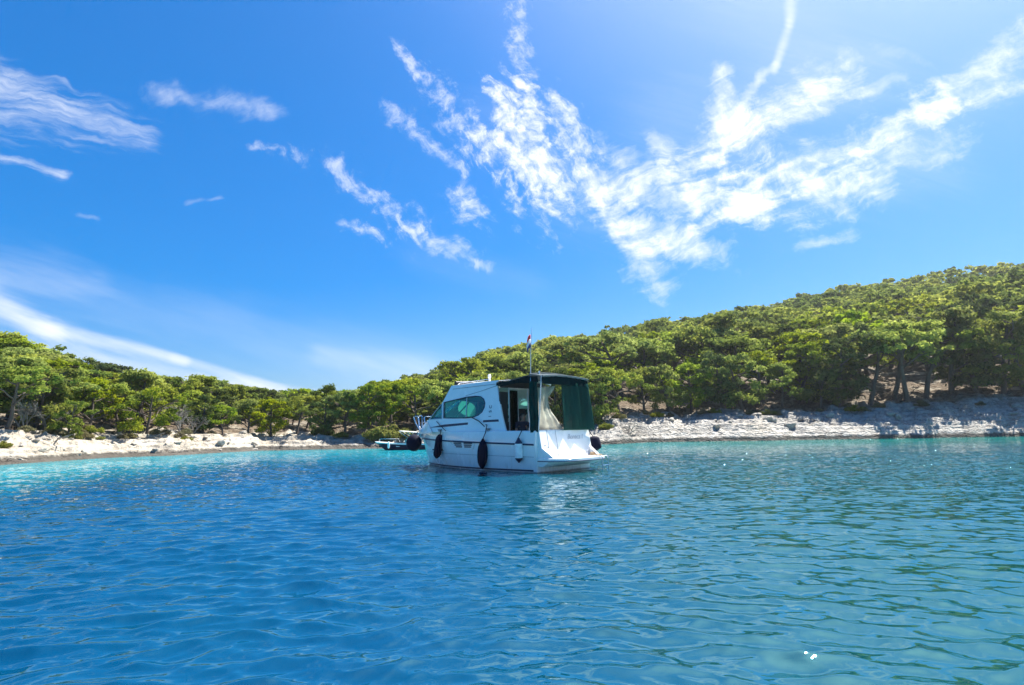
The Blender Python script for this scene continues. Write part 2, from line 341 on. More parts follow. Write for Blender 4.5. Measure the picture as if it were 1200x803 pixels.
# ------------------------------------------------------------------ mesh helpers
def rotm(axis):
    z = Vector(axis).normalized(); a = Vector((0, 0, 1)) if abs(z.z) < .95 else Vector((1, 0, 0))
    x = a.cross(z).normalized(); y = z.cross(x); return x, y, z
class MB:
    def __init__(s): s.v = []; s.f = []
    def box(s, c, size, rz=0.0, ry=0.0):
        R_ = Matrix.Rotation(rz, 3, 'Z') @ Matrix.Rotation(ry, 3, 'Y'); b = len(s.v)
        for sx in (-.5, .5):
            for sy in (-.5, .5):
                for sz in (-.5, .5): s.v.append(tuple(Vector(c) + R_ @ Vector((sx * size[0], sy * size[1], sz * size[2]))))
        for f in ((0, 1, 3, 2), (4, 6, 7, 5), (0, 4, 5, 1), (2, 3, 7, 6), (0, 2, 6, 4), (1, 5, 7, 3)): s.f.append([b + i for i in f])
        return s
    def tube(s, pts, r, n=8, cap=True):
        pts = [Vector(p) for p in pts]; m = len(pts); rs = r if isinstance(r, (list, tuple)) else [r] * m
        b = len(s.v); px = None
        for i, p in enumerate(pts):
            d = (pts[min(i + 1, m - 1)] - pts[max(i - 1, 0)])
            if d.length < 1e-9: d = Vector((0, 0, 1))
            d.normalize()
            if px is None: px = rotm(d)[0]
            px = (px - d * px.dot(d)).normalized(); py = d.cross(px)
            for k in range(n):
                a = 2 * PI * k / n; s.v.append(tuple(p + (px * math.cos(a) + py * math.sin(a)) * rs[i]))
        for i in range(m - 1):
            for k in range(n): s.f.append([b + i * n + k, b + i * n + (k + 1) % n, b + (i + 1) * n + (k + 1) % n, b + (i + 1) * n + k])
        if cap: s.f.append([b + k for k in range(n)][::-1]); s.f.append([b + (m - 1) * n + k for k in range(n)])
        return s
    def lathe(s, prof, o=(0, 0, 0), axis=(0, 0, 1), n=20):
        x, y, z = rotm(axis); o = Vector(o); b = len(s.v)
        for (r, h) in prof:
            for k in range(n):
                a = 2 * PI * k / n; s.v.append(tuple(o + z * h + (x * math.cos(a) + y * math.sin(a)) * r))
        for i in range(len(prof) - 1):
            for k in range(n): s.f.append([b + i * n + k, b + i * n + (k + 1) % n, b + (i + 1) * n + (k + 1) % n, b + (i + 1) * n + k])
        s.f.append([b + k for k in range(n)][::-1]); e = b + (len(prof) - 1) * n; s.f.append([e + k for k in range(n)])
        return s
    def grid(s, rows, close=False):
        b = len(s.v); n = len(rows[0])
        for r in rows: s.v.extend(tuple(p) for p in r)
        for i in range(len(rows) - 1):
            for k in range(n if close else n - 1): s.f.append([b + i * n + k, b + i * n + (k + 1) % n, b + (i + 1) * n + (k + 1) % n, b + (i + 1) * n + k])
        return s
    def build(s, name, m, parent=None, smooth=True, solid=0.0, sharp=35):
        me = bpy.data.meshes.new(name); me.from_pydata(s.v, [], s.f); me.update()
        bm = bmesh.new(); bm.from_mesh(me); bmesh.ops.remove_doubles(bm, verts=bm.verts, dist=1e-5); bmesh.ops.recalc_face_normals(bm, faces=bm.faces); bm.to_mesh(me); bm.free()
        me.materials.append(m)
        o = bpy.data.objects.new(name, me); COL.objects.link(o)
        if parent: o.parent = parent
        if smooth:
            me.polygons.foreach_set('use_smooth', [True] * len(me.polygons)); me.set_sharp_from_angle(angle=math.radians(sharp))
        if solid:
            md = o.modifiers.new('thickness', 'SOLIDIFY'); md.thickness = solid; md.offset = 0
        return o
def tag(o, label=None, cat=None, group=None, kind=None):
    for k, v in (('label', label), ('category', cat), ('group', group), ('kind', kind)):
        if v: o[k] = v
    return o
def empty(name, loc, rz=0.0, parent=None):
    o = bpy.data.objects.new(name, None); o.empty_display_size = .2; o.location = loc; o.rotation_euler = (0, 0, rz); COL.objects.link(o)
    if parent: o.parent = parent
    return o
def np_mesh(name, V, Q, m, attrs=None, smooth=False):
    me = bpy.data.meshes.new(name); V = np.asarray(V, np.float32); Q = np.asarray(Q, np.int32); k = Q.shape[1]
    me.vertices.add(len(V)); me.vertices.foreach_set('co', V.ravel())
    me.loops.add(Q.size); me.loops.foreach_set('vertex_index', Q.ravel())
    me.polygons.add(len(Q)); me.polygons.foreach_set('loop_start', np.arange(0, Q.size, k, dtype=np.int32)); me.polygons.foreach_set('loop_total', np.full(len(Q), k, np.int32))
    if smooth: me.polygons.foreach_set('use_smooth', np.ones(len(Q), bool))
    for a, val in (attrs or {}).items():
        at = me.attributes.new(a, 'FLOAT', 'POINT'); at.data.foreach_set('value', np.asarray(val, np.float32))
    me.update(calc_edges=True); me.validate(); me.materials.append(m)
    return me
def link(name, me, parent=None):
    o = bpy.data.objects.new(name, me); COL.objects.link(o)
    if parent: o.parent = parent
    return o

def _h(i, j, s):
    i = np.asarray(i).astype(np.int64); j = np.asarray(j).astype(np.int64)
    n = (i * 374761393 + j * 668265263 + s * 1442695041) & 0xFFFFFFFF
    n = ((n ^ (n >> 13)) * 1274126177) & 0xFFFFFFFF
    return ((n ^ (n >> 16)) & 0xFFFF) / 65535.0
def vnoise(x, y, s=0):
    xi = np.floor(x); yi = np.floor(y); fx = x - xi; fy = y - yi
    fx = fx * fx * (3 - 2 * fx); fy = fy * fy * (3 - 2 * fy)
    return ((_h(xi, yi, s) * (1 - fx) + _h(xi + 1, yi, s) * fx) * (1 - fy) + (_h(xi, yi + 1, s) * (1 - fx) + _h(xi + 1, yi + 1, s) * fx) * fy) * 2 - 1
def fbm(x, y, s=0, o=4):
    t = 0; a = .5; f = 1.0
    for k in range(o): t = t + a * vnoise(x * f + 13.7 * k, y * f - 7.1 * k, s + k); a *= .5; f *= 2.03
    return t
def sstep(x): x = np.clip(x, 0, 1); return x * x * (3 - 2 * x)

# ------------------------------------------------------------------ terrain
def onz(x, y, z=0.0):
    d = ray(x, y); t = (z - CH) / d.z; return Vector((0, 0, CH)) + d * t
SHORE_PX = [(0, 545), (60, 541), (120, 537), (200, 534), (300, 528.5), (430, 526), (480, 525.5)]
pts = [onz(*p) for p in SHORE_PX] + [Vector((-2, 47, 0)), Vector((4, 46, 0))] + [onz(*p) for p in ((725, 520.5), (760, 518.5), (900, 516.5), (1050, 514), (1200, 511.5))]
SA = [math.atan2(p.x, p.y) for p in pts]; SR = [math.hypot(p.x, p.y) for p in pts]
SA = [-PI * .62, -1.25, -.95] + SA + [.95, 1.3, PI * .62]; SR = [40, 31, 34] + SR + [68, 80, 100]
SKY_PX = [(0, 400), (60, 412), (100, 421), (150, 437), (200, 442), (240, 447), (280, 452), (320, 457), (345, 459), (370, 456), (400, 453), (450, 447), (500, 440), (540, 428), (600, 412), (650, 404), (700, 395),
          (750, 388), (800, 378), (850, 370), (900, 362), (950, 352), (1000, 343), (1050, 336), (1100, 327), (1150, 318), (1200, 309)]
def interp_px(x, tab): return np.interp(x, [t[0] for t in tab], [t[1] for t in tab])
RIDGE_R = [(0, 72), (150, 85), (210, 150), (345, 190), (380, 110), (450, 110), (560, 150), (700, 165), (1200, 205)]
TREE_H = [(0, 4.6), (150, 4.6), (345, 4.6), (450, 5.0), (600, 6.0), (760, 6.8), (1200, 7.4)]
RA, RR, RH = [], [], []
for x in range(0, 1201, 25):
    d = ray(x, float(interp_px(x, SKY_PX))); hd = math.hypot(d.x, d.y)
    R_ = float(interp_px(x, RIDGE_R)); RA.append(math.atan2(d.x, d.y)); RR.append(R_)
    RH.append(max(1.5, CH + d.z / hd * R_ - float(interp_px(x, TREE_H)) * .92))
BT = [(-.75, 1.55), (-.55, 1.5), (-.42, 1.25), (-.30, 1.05), (-.15, 1.0), (0, 1.2), (.12, 1.6), (.3, 2.15), (.5, 2.2), (.73, 2.5)]     # height of the rock bank
def shore_r(az): return np.interp(az, SA, SR) + .55 * fbm(az * 30, az * 0 + 3, 5, 4) * np.interp(az, [-.7, .2], [.8, 1.2])
def height(X, Y):
    az = np.arctan2(X, Y); r = np.hypot(X, Y)
    rs = shore_r(az); e = r - rs
    rr = np.interp(az, RA, RR); hr = np.interp(az, RA, RH); hb = np.interp(az, [b[0] for b in BT], [b[1] for b in BT])
    east = sstep((az + .05) / .2)
    wb = 5.2 + 1.5 * fbm(az * 14, az * 0, 9, 3) + 1.0 * east
    t = np.clip(e / wb, 0, 1)
    bank = hb * t ** (.85 - .3 * east)
    s = np.clip((e - wb) / np.maximum(rr - rs - wb, 5), 0, 1)
    hill = (hr - hb) * (s ** .92)
    back = np.clip((r - rr) / 120, 0, 1)
    h = bank + hill; h = h * (1 - .55 * sstep(back))
    rough = np.clip(e / 1.5, 0, 1) * (1 - .45 * sstep((e - 9) / 8))
    det = (.55 * fbm(X * .42, Y * .42, 21, 4) + .30 * fbm(X * 1.7, Y * 1.7, 31, 4)) * (.85 + .3 * east)
    h = h + rough * det
    st = .34; k = h / st + .5 * fbm(X * .12, Y * .12, 41, 3); fl = np.floor(k); fr = k - fl
    terr = (fl + sstep((fr - .55) / .45)) * st - .5 * fbm(X * .12, Y * .12, 41, 3) * st
    tw = np.clip(e / .8, 0, 1) * (1 - sstep((e - 7) / 5)) * .65
    h = h * (1 - tw) + terr * tw
    h = h + 2.2 * s * fbm(X * .045, Y * .045, 51, 3)
    sea = -np.minimum(np.abs(e) * .28, 7)
    return np.where(e > 0, np.maximum(h, .03 * e), sea), e, az
az1 = np.concatenate([np.linspace(-1.9, -.80, 60, endpoint=False), np.linspace(-.80, .80, 1150, endpoint=False), np.linspace(.80, 1.9, 60)])
ee = np.concatenate([np.linspace(-14, -1, 10, endpoint=False), np.linspace(-1, 11, 110, endpoint=False), 11 * (420 / 11) ** np.linspace(0, 1, 90)])
AZ, E_ = np.meshgrid(az1, ee, indexing='ij')
RRg = np.interp(AZ, SA, SR) + E_
TX, TY = np.sin(AZ) * RRg, np.cos(AZ) * RRg
TZ, te, ta = height(TX, TY)
na, ne = TX.shape
idx = np.arange(na * ne).reshape(na, ne)
Q = np.stack([idx[:-1, :-1], idx[1:, :-1], idx[1:, 1:], idx[:-1, 1:]], -1).reshape(-1, 4)
wbv = 5.2 + 1.0 * sstep((ta + .05) / .2)
soil = sstep((te - wbv) / 4.0)
terr_me = np_mesh('hillside', np.stack([TX, TY, TZ], -1).reshape(-1, 3), Q, GROUND, {'soil': soil.ravel(), 'east': sstep((ta + .36) / .12).ravel()}, True)
tag(link('hillside', terr_me), kind='structure')
# sea floor / land base far beyond
mb = MB(); mb.grid([[(x, y, -7.5) for x in (-1500, 1500)] for y in (-1500, 1500)]); tag(mb.build('seabed', GROUND, smooth=False), kind='structure')

# ------------------------------------------------------------------ even haze volume, added to imitate lens veil and lift the shadows
hz_m = bpy.data.materials.new('added_haze'); hz_m.use_nodes = True; hz_m.node_tree.nodes.clear()
_o = hz_m.node_tree.nodes.new('ShaderNodeOutputMaterial'); _v = hz_m.node_tree.nodes.new('ShaderNodeVolumePrincipled')
_v.inputs['Color'].default_value = (.92, .96, 1, 1); _v.inputs['Density'].default_value = .0003; _v.inputs['Anisotropy'].default_value = .55
hz_m.node_tree.links.new(_v.outputs[0], _o.inputs['Volume'])
bm = bmesh.new(); bmesh.ops.create_cube(bm, size=1); hme = bpy.data.meshes.new('haze'); bm.to_mesh(hme); bm.free(); hme.materials.append(hz_m)
ho = bpy.data.objects.new('haze', hme); COL.objects.link(ho); ho.scale = (3300, 3300, 77); ho.location = (0, 0, 77 / 2 - 9); tag(ho, kind='stuff')

# ------------------------------------------------------------------ water
wa = np.concatenate([np.linspace(-PI, -.86, 150, endpoint=False), np.linspace(-.86, .86, 900, endpoint=False), np.linspace(.86, PI, 151)])
wr = np.concatenate([[.02], np.geomspace(.4, 1.8, 14, endpoint=False), 1.8 * (75 / 1.8) ** np.linspace(0, 1, 900), np.geomspace(80, 1600, 30)])
WA_, WR_ = np.meshgrid(wa, wr, indexing='ij')
WX, WY = np.sin(WA_) * WR_, np.cos(WA_) * WR_
wz = np.zeros_like(WX); dx = np.zeros_like(WX); dy = np.zeros_like(WX)
wrng = np.random.default_rng(12)
NW = 110
cell = np.maximum(.0042 * WR_, .008)
xd, yd = WX + .25 * fbm(WX * .5, WY * .5, 61, 2), WY + .25 * fbm(WX * .5 + 9, WY * .5, 71, 2)
for i in range(NW):
    lam = .10 * (1.9 / .10) ** ((i + wrng.random()) / NW)
    th = -PI / 2 + wrng.normal(0, .62) + (.18 if i % 2 else -.12)
    k = 2 * PI / lam; ph = wrng.random() * 2 * PI
    slope = .029 * math.exp(-.5 * (math.log(lam / .27) / .70) ** 2)
    a = slope / k * math.sqrt(2)
    att = sstep((lam / cell - 2.5) / 3) * np.clip(1.15 - WR_ / 120, .3, 1)
    if i % 5 < 2:                                             # ripples spreading out from behind the camera
        sx_, sy_ = wrng.normal(0, 3.5), -7 + wrng.normal(0, 2.5); rr_ = np.hypot(xd - sx_, yd - sy_) + 1e-3
        ux, uy, p = (xd - sx_) / rr_, (yd - sy_) / rr_, k * rr_ + ph
    else: ux, uy, p = math.cos(th), math.sin(th), k * (math.cos(th) * xd + math.sin(th) * yd) + ph
    wz += a * att * (np.cos(p) + .18 * np.cos(2 * p)); dx -= a * att * ux * np.sin(p); dy -= a * att * uy * np.sin(p)
gust = .85 + .45 * fbm(WX * .09, WY * .09, 81, 3)
wz *= gust; wz[WR_ > 200] = 0
shore = np.clip(shore_r(np.clip(WA_, -1.9, 1.9)) - WR_, 0, 60); shore[np.abs(WA_) > 1.9] = 60
calm = np.clip(shore / 4, .25, 1)
wz *= calm
V = np.stack([WX + dx * .9, WY + dy * .9, wz], -1).reshape(-1, 3)
na, ne = WX.shape; idx = np.arange(na * ne).reshape(na, ne)
Q = np.stack([idx[:-1, :-1], idx[1:, :-1], idx[1:, 1:], idx[:-1, 1:]], -1).reshape(-1, 4)
tag(link('sea_water', np_mesh('sea_water', V, Q[:, ::-1], WATER, {'shore': shore.ravel()}, True)), kind='structure')

# ------------------------------------------------------------------ trees
def leaf_quads(clumps, n, size, rng, shell=.55):
    """clumps: (centre, radius, flatten, tint). Leaf tufts spread through each clump."""
    P, Nn, Tn, Sz = [], [], [], []
    for (c, r, fl, ti) in clumps:
        m = max(12, int(n * (r / .11) ** 2))
        d = rng.normal(size=(m, 3)); d /= np.linalg.norm(d, axis=1)[:, None]
        rad = r * (shell + (1 - shell) * rng.random(m)) * (1 + .26 * rng.normal(size=m))
        p = d * rad[:, None] * np.array([1, 1, fl])
        keep = (d[:, 2] > -.55) | (rng.random(m) < .45)
        p = p[keep]; d = d[keep]
        P.append(p + np.array(c)); nn = d * .75 + rng.normal(size=d.shape) * .55 + np.array([0, 0, .25]); Nn.append(nn)
        Tn.append(np.clip(ti + rng.normal(size=len(p)) * .16, 0, 1)); Sz.append(size * (.65 + .7 * rng.random(len(p))))
    P = np.concatenate(P); Nn = np.concatenate(Nn); Tn = np.concatenate(Tn); Sz = np.concatenate(Sz)
    Nn /= np.linalg.norm(Nn, axis=1)[:, None]
    a = rng.normal(size=P.shape); a -= Nn * (a * Nn).sum(1)[:, None]; a /= np.linalg.norm(a, axis=1)[:, None]; b = np.cross(Nn, a)
    a *= Sz[:, None]; b *= Sz[:, None] * .55
    V = np.stack([P - a, P - b * 1.0 + a * .1, P + a, P + b * 1.0 - a * .1], 1).reshape(-1, 3)
    Q = np.arange(len(V)).reshape(-1, 4)
    return V, Q, np.repeat(Tn, 4)

def bend(p0, p1, n, wob, rng):
    p0, p1 = np.array(p0, float), np.array(p1, float); L = np.linalg.norm(p1 - p0)
    o = np.zeros(3); P = []
    for i in range(n + 1):
        t = i / n; o = o + rng.normal(size=3) * wob * L / n
        P.append(p0 + (p1 - p0) * t + o * (1 - abs(2 * t - 1) * .6) * (t > 0))
    return P

def pine_proto(seed, spread=.42, base=.42, lean=.12, nl=6, per=6, n=165, tuft=.024, low=False, flat=.50, twigs=6, leaf=None):
    """A pine one unit tall: (trunk mesh, crown mesh)."""
    rng = np.random.default_rng(seed); mb = MB(); clumps = []
    la = rng.random() * 2 * PI; top = np.array([lean * math.cos(la), lean * math.sin(la), .86])
    tr = bend((0, 0, -.06), top, 8, .10, rng)
    mb.tube(tr, [.030 * (1 - .75 * i / 8) + .004 for i in range(9)], 7)
    for k in range(nl):
        f = (k + .6) / nl; z0 = base * .72 + (.80 - base * .72) * f
        i = min(7, int(z0 / .86 * 8)); s0 = np.array(tr[i]) + (np.array(tr[i + 1]) - np.array(tr[i])) * .5
        a = la + k * 2.4 + rng.normal() * .4
        ln = spread * (1.05 - .55 * f ** 1.5) * (.75 + .45 * rng.random())
        e0 = s0 + np.array([math.cos(a) * ln, math.sin(a) * ln, ln * (.35 + .35 * rng.random())])
        if e0[2] > .93: e0[2] = .93
        br = bend(s0, e0, 5, .12, rng); mb.tube(br, [.013 * (1 - .7 * j / 5) + .002 for j in range(6)], 5)
        tint = np.clip(.45 + rng.normal() * .22, 0, 1)
        for j in range(per):
            c = e0 + rng.normal(size=3) * np.array([.085, .085, .05]) * (spread / .42)
            c[2] = min(c[2], .93)
            tw = bend(br[3], c, 3, .1, rng); mb.tube(tw, [.005, .004, .003, .002], 4, False)
            clumps.append((c, .048 + .045 * rng.random(), flat + .15 * rng.random(), np.clip(tint + rng.normal() * .14, 0, 1)))
    for j in range(per + 2):
        c = top + rng.normal(size=3) * np.array([.10, .10, .035]) * (spread / .42); c[2] = min(c[2] + .02, .945)
        clumps.append((c, .06 + .05 * rng.random(), flat + .15 * rng.random(), np.clip(.6 + rng.normal() * .2, 0, 1)))
    if low:
        for j in range(14):
            a = rng.random() * 2 * PI; rr_ = spread * (.3 + .6 * rng.random())
            clumps.append((np.array([math.cos(a) * rr_, math.sin(a) * rr_, .10 + .32 * rng.random()]), .08 + .05 * rng.random(), .7, np.clip(.4 + rng.normal() * .2, 0, 1)))
    for j in range(twigs):                                       # bare dead branches low on the trunk
        i = 1 + int(rng.random() * 3); a = rng.random() * 2 * PI; l = .10 + .16 * rng.random(); s0 = np.array(tr[i])
        mb.tube(bend(s0, s0 + np.array([math.cos(a) * l, math.sin(a) * l, l * .35 * rng.normal()]), 4, .15, rng), [.006, .005, .004, .003, .001], 4, False)
    V, Q, T = leaf_quads(clumps, n, tuft, rng)
    tm = bpy.data.meshes.new('trunk'); tm.from_pydata(mb.v, [], mb.f); tm.update(); tm.polygons.foreach_set('use_smooth', [True] * len(tm.polygons)); tm.materials.append(BARK)
    cm = np_mesh('crown', V, Q, leaf or LEAF, {'tint': T})
    return tm, cm
PINES = [pine_proto(1, .46, .30, .16, 8, 8, low=False), pine_proto(2, .40, .28, .08, 8, 8, low=False), pine_proto(3, .50, .46, .26, 7, 7), pine_proto(4, .42, .26, .12, 9, 8, low=True), pine_proto(5, .36, .24, .10, 9, 5, low=True, leaf=LEAF_DARK)]
GROVE = [pine_proto(51, .44, .55, .20, 7, 7, twigs=9), pine_proto(52, .46, .52, .30, 7, 7, twigs=9)]
BUSHY = [pine_proto(6, .62, .22, .15, 7, 6, low=True, twigs=2), pine_proto(7, .56, .18, .10, 7, 6, low=True, twigs=2), pine_proto(8, .44, .25, .18, 7, 6, low=True)]
HILL = [pine_proto(20 + i, .44 + .05 * (i % 3), .38, .10, 7, 6, n=62, tuft=.040, leaf=LEAF_DARK if i == 5 else None) for i in range(6)]

def bush_proto(seed, m):
    rng = np.random.default_rng(seed); cl = []
    for j in range(26):
        a = rng.random() * 2 * PI; r_ = .62 * math.sqrt(rng.random()); z = .22 + .55 * rng.random() * (1 - r_)
        cl.append((np.array([math.cos(a) * r_, math.sin(a) * r_, z]), .15 + .10 * rng.random(), .8, np.clip(.5 + rng.normal() * .22, 0, 1)))
    V, Q, T = leaf_quads(cl, 60, .045, rng)
    return np_mesh('bush', V, Q, m, {'tint': T})
BUSHES = [bush_proto(31, BUSH), bush_proto(32, BUSH), bush_proto(33, leaf_mat('dry_scrub', (.12, .11, .05), (.27, .24, .11), .25))]
def bare_proto(seed):
    rng = np.random.default_rng(seed); mb = MB()
    def grow(p, d, l, r, k):
        e = p + d * l; mb.tube(bend(p, e, 3, .12, rng), [r, r * .85, r * .7, r * .55], 5, False)
        if k == 0: return
        for j in range(3 if k > 1 else 4):
            nd = d + rng.normal(size=3) * .5 + np.array([0, 0, .08]); nd /= np.linalg.norm(nd); grow(p + d * l * (.55 + .45 * rng.random()), nd, l * (.55 + .25 * rng.random()), r * .55, k - 1)
    for j in range(4):
        d = np.array([rng.normal() * .5, rng.normal() * .5, 1.0]); d /= np.linalg.norm(d); grow(np.array([0, 0, -.05]), d, .36, .018, 4)
    me = bpy.data.meshes.new('branches'); me.from_pydata(mb.v, [], mb.f); me.update(); me.materials.append(GREYBARK); return me
BARE = [bare_proto(41), bare_proto(42)]

def gz(x, y): return float(height(np.array([x]), np.array([y]))[0][0])
def at_px(px, off):                                            # ground point behind the shore along the azimuth of a photo column
    d = ray(px, 500); az = math.atan2(d.x, d.y); r_ = float(shore_r(np.array([az]))[0]) + off
    return math.sin(az) * r_, math.cos(az) * r_
used_tree = []
def tree(px, off, h, proto, label, group, rz=None, name='pine_tree', cat='tree', sx=1.0, xy=None):
    x, y = xy if xy else at_px(px, off)
    root = empty(name, (x, y, gz(x, y) - .05), rnd.random() * 2 * PI if rz is None else rz)
    root.scale = (h * sx, h * sx, h)
    link('trunk', proto[0], root); link('crown', proto[1], root)
    tag(root, label, cat, group); used_tree.append((x, y)); return root
ORD = 'first second third fourth fifth sixth seventh eighth ninth tenth eleventh twelfth thirteenth fourteenth fifteenth sixteenth seventeenth eighteenth nineteenth twentieth'.split()
# front row on the left pale bank: photo column, metres behind the waterline, height, kind
LEFT = [(8, 6.4, 3.6, GROVE[1], 'tall pine with a pale slanting trunk at the left edge of the photo'), (42, 7.5, 3.9, PINES[3], 'grey twiggy pine second from the left photo edge above the pale rocks'),
        (78, 4.2, 2.2, BUSHY[2], 'low bushy pine leaning out over the pale rocks far left'), (104, 7.2, 3.5, PINES[1], 'bright yellow-green pine behind the leaning bushy pine on the left bank'),
        (140, 7.6, 3.3, PINES[2], 'broad pine with a dark hollow under its crown on the left bank'), (172, 5.6, 3.3, BUSHY[0], 'wide low-branched pine spreading over the left pale rocks'),
        (262, 5.5, 2.5, PINES[0], 'small open pine above the pale rocks left of the shaded ledge'), (238, 6.6, 3.0, PINES[4], 'dark pine beside the grey leafless tree on the left bank'),
        (290, 5.8, 2.9, PINES[1], 'round dark pine at the left end of the shaded rock ledge'), (318, 5.5, 3.2, PINES[3], 'pine just above the sunlit rock hump left of the shaded ledge'),
        (348, 5.8, 3.3, PINES[2], 'dense dark pine over the middle of the shaded ledge'), (378, 5.4, 3.6, PINES[4], 'pine with bright low tufts above the shaded ledge'),
        (404, 5.6, 3.8, PINES[0], 'tall dark pine right of the bright low tufts above the ledge'), (432, 5.2, 3.9, PINES[3], 'dark pine behind the round yellow bush by the moored navy boat'),
        (458, 6.4, 4.2, PINES[1], 'pine standing behind the moored navy boat'), (488, 5.8, 4.2, PINES[2], 'pine behind the white boat\'s bow pulpit')]
for px, off, h, pr, lab in LEFT: tree(px, off, h * 1.05, pr, lab, 'front row of pines along the left shore')
RIGHT = [(512, 6, 4.6, PINES[0]), (540, 6, 5, PINES[3]), (575, 6, 5, PINES[1]), (612, 6, 5.2, PINES[2]), (650, 6, 5.2, PINES[4]), (686, 5.6, 4.8, PINES[3])]
for k, (px, off, h, pr) in enumerate(RIGHT): tree(px, off, h, pr, 'shore pine half hidden behind the white boat, %s in the row from its bow' % ORD[k], 'front row of pines behind the white boat')
R2 = [(706, 5.2, 3.6, BUSHY[2], 'low grey-green pine just right of the white boat\'s stern'), (728, 7.0, 5.0, PINES[2], 'thin-trunked pine on the bank right of the boat\'s stern'), (757, 7.4, 5.0, PINES[1], 'pine with a dark shaded crown left of the round bright pine'),
      (786, 7.6, 5.0, BUSHY[2], 'round bright low-branched pine above the left part of the grey bank'), (812, 8.2, 5.4, PINES[3], 'pine above the brown earth patch on the grey bank'),
      (848, 7.4, 5.6, PINES[4], 'dark dense pine reaching down to the grey bank'), (872, 7.6, 5.9, BUSHY[2], 'darkest broad pine, left of the brown earth slope'), (893, 9.5, 6.2, GROVE[1], 'pine with a straight bare trunk behind the darkest broad pine'),
      (918, 9.0, 4.6, PINES[1], 'small slender pine with a thin leaning trunk on the upper grey bank'), (938, 10.5, 6.6, GROVE[1], 'tall pine with a thick dark trunk on the upper grey bank'),
      (962, 8.0, 5.0, BUSHY[2], 'bright low pine just left of the dark hollow on the right bank'), (985, 8.0, 7.2, PINES[4], 'dark pine leaning over the hollow on the right bank'),
      (1022, 8.4, 7.6, GROVE[0], 'sunlit spreading pine with a trunk at the left of the bare-trunk grove'), (1050, 9.5, 7.8, GROVE[1], 'curved-trunk pine in the middle of the bare-trunk grove'), (1068, 8.0, 8.0, GROVE[0], 'straight dark-trunked pine in the bare-trunk grove'),
      (1088, 9.6, 8.2, GROVE[1], 'forked pine at the right of the bare-trunk grove'), (1120, 10, 8.6, PINES[0], 'tall hazy pine right of the bare-trunk grove'), (1150, 9.5, 8.0, PINES[4], 'dense hazy pine near the right photo edge'),
      (1178, 8.5, 8.0, BUSHY[2], 'broad hazy low-branched pine near the right photo edge'), (1208, 9, 8.4, PINES[1], 'pine cut by the right photo edge')]
for px, off, h, pr, lab in R2: tree(px, off + .9, h * .95, pr, lab, 'front row of pines above the right bank')

# the wood on the slopes: jittered points, nearest first
cand = []
def wood(u0_, u1_, rmin, rmax, sp):
    r_ = rmin
    while r_ < rmax:
        s_ = sp * (1 + .25 * (r_ - rmin) / 100); na_ = int((u1_ - u0_) * r_ / s_)
        for k in range(na_):
            a = u0_ + (k + rnd.random()) * s_ / r_; rr_ = r_ + (rnd.random() - .5) * s_ * .9
            cand.append((a, rr_))
        r_ += s_ * .88
wood(-.80, -.40, 40, 88, 2.9); wood(-.47, -.16, 42, 185, 3.6); wood(-.20, .10, 46, 170, 3.5); wood(.06, .80, 50, 212, 4.5)
places = []
for a, r_ in cand:
    x, y = math.sin(a) * r_, math.cos(a) * r_
    e = r_ - float(shore_r(np.array([a]))[0]); rr_ = float(np.interp(a, RA, RR))
    mn = 8.5 if a < 0 else 11.5
    if e < mn or r_ > rr_ + 6: continue
    if .56 < a < .70 and e < 19: continue
    if a > .1 and e > 24 and float(fbm(np.array([x * .055]), np.array([y * .055]), 91, 3)[0]) > .24: continue
    if any((x - p[0]) ** 2 + (y - p[1]) ** 2 < (1.7 if a < 0 else 2.6) ** 2 for p in used_tree): continue
    if any((x - p[0]) ** 2 + (y - p[1]) ** 2 < (1.5 if a < 0 else 2.1) ** 2 for p in places[-160:]): continue
    places.append((x, y, a, r_, e))
places.sort(key=lambda p: p[3])
def zone(a, e):
    if a < -.42: return 'olive green pine in the dense wood on the low left slope, behind the front row', 'pines in the wood on the left slope'
    if a < -.1: return 'pine in the darker wood of the distant gap between the two slopes', 'pines in the distant gap'
    if a < .14: return 'pine in the wood rising behind the white boat', 'pines rising behind the boat'
    if e < 40: return 'pine on the lower right hillside, behind the front row above the grey bank', 'pines on the lower right hillside'
    return 'pine high on the right hillside below the skyline', 'pines on the upper right hillside'
NIND = 250
def th(a, r_):
    px = 600 + F * math.tan(a); return float(interp_px(px, TREE_H)) * (.62 + .58 * rnd.random()) * float(np.interp(a, [-.62, -.5, -.40, -.28, -.12, 0], [.88, .80, .68, .74, .9, 1.0]))
for (x, y, a, r_, e) in places[:NIND]:
    lab, grp = zone(a, e)
    t = tree(0, 0, th(a, r_), PINES[rnd.choice((0, 1, 2, 3, 0, 1, 3, 4))] if r_ < 75 else HILL[rnd.randrange(6)], lab, grp, xy=(x, y), sx=1.0 + .35 * rnd.random())
rest = places[NIND:]
base = []
for (tm, cm) in HILL:
    V = np.empty(len(cm.vertices) * 3, np.float32); cm.vertices.foreach_get('co', V); V = V.reshape(-1, 3)
    T = np.empty(len(V), np.float32); cm.attributes['tint'].data.foreach_get('value', T)
    V = V.reshape(-1, 4, 3); T = T.reshape(-1, 4); base.append((V, T if cm.materials[0] == LEAF else T * .0))
VV, TT = [], []
for (x, y, a, r_, e) in rest:
    Vp, Tp = base[rnd.randrange(6)]; h = th(a, r_); s_ = h * (1.0 + .35 * rnd.random()); c, s2 = math.cos(rnd.random() * 6.28), 0
    an = rnd.random() * 6.28; c, s2 = math.cos(an), math.sin(an)
    V = np.stack([(Vp[..., 0] * c - Vp[..., 1] * s2) * s_ + x, (Vp[..., 0] * s2 + Vp[..., 1] * c) * s_ + y, Vp[..., 2] * h + gz(x, y)], -1)
    VV.append(V.reshape(-1, 3)); TT.append(np.clip(Tp.reshape(-1) + (rnd.random() - .55) * .7, 0, 1))
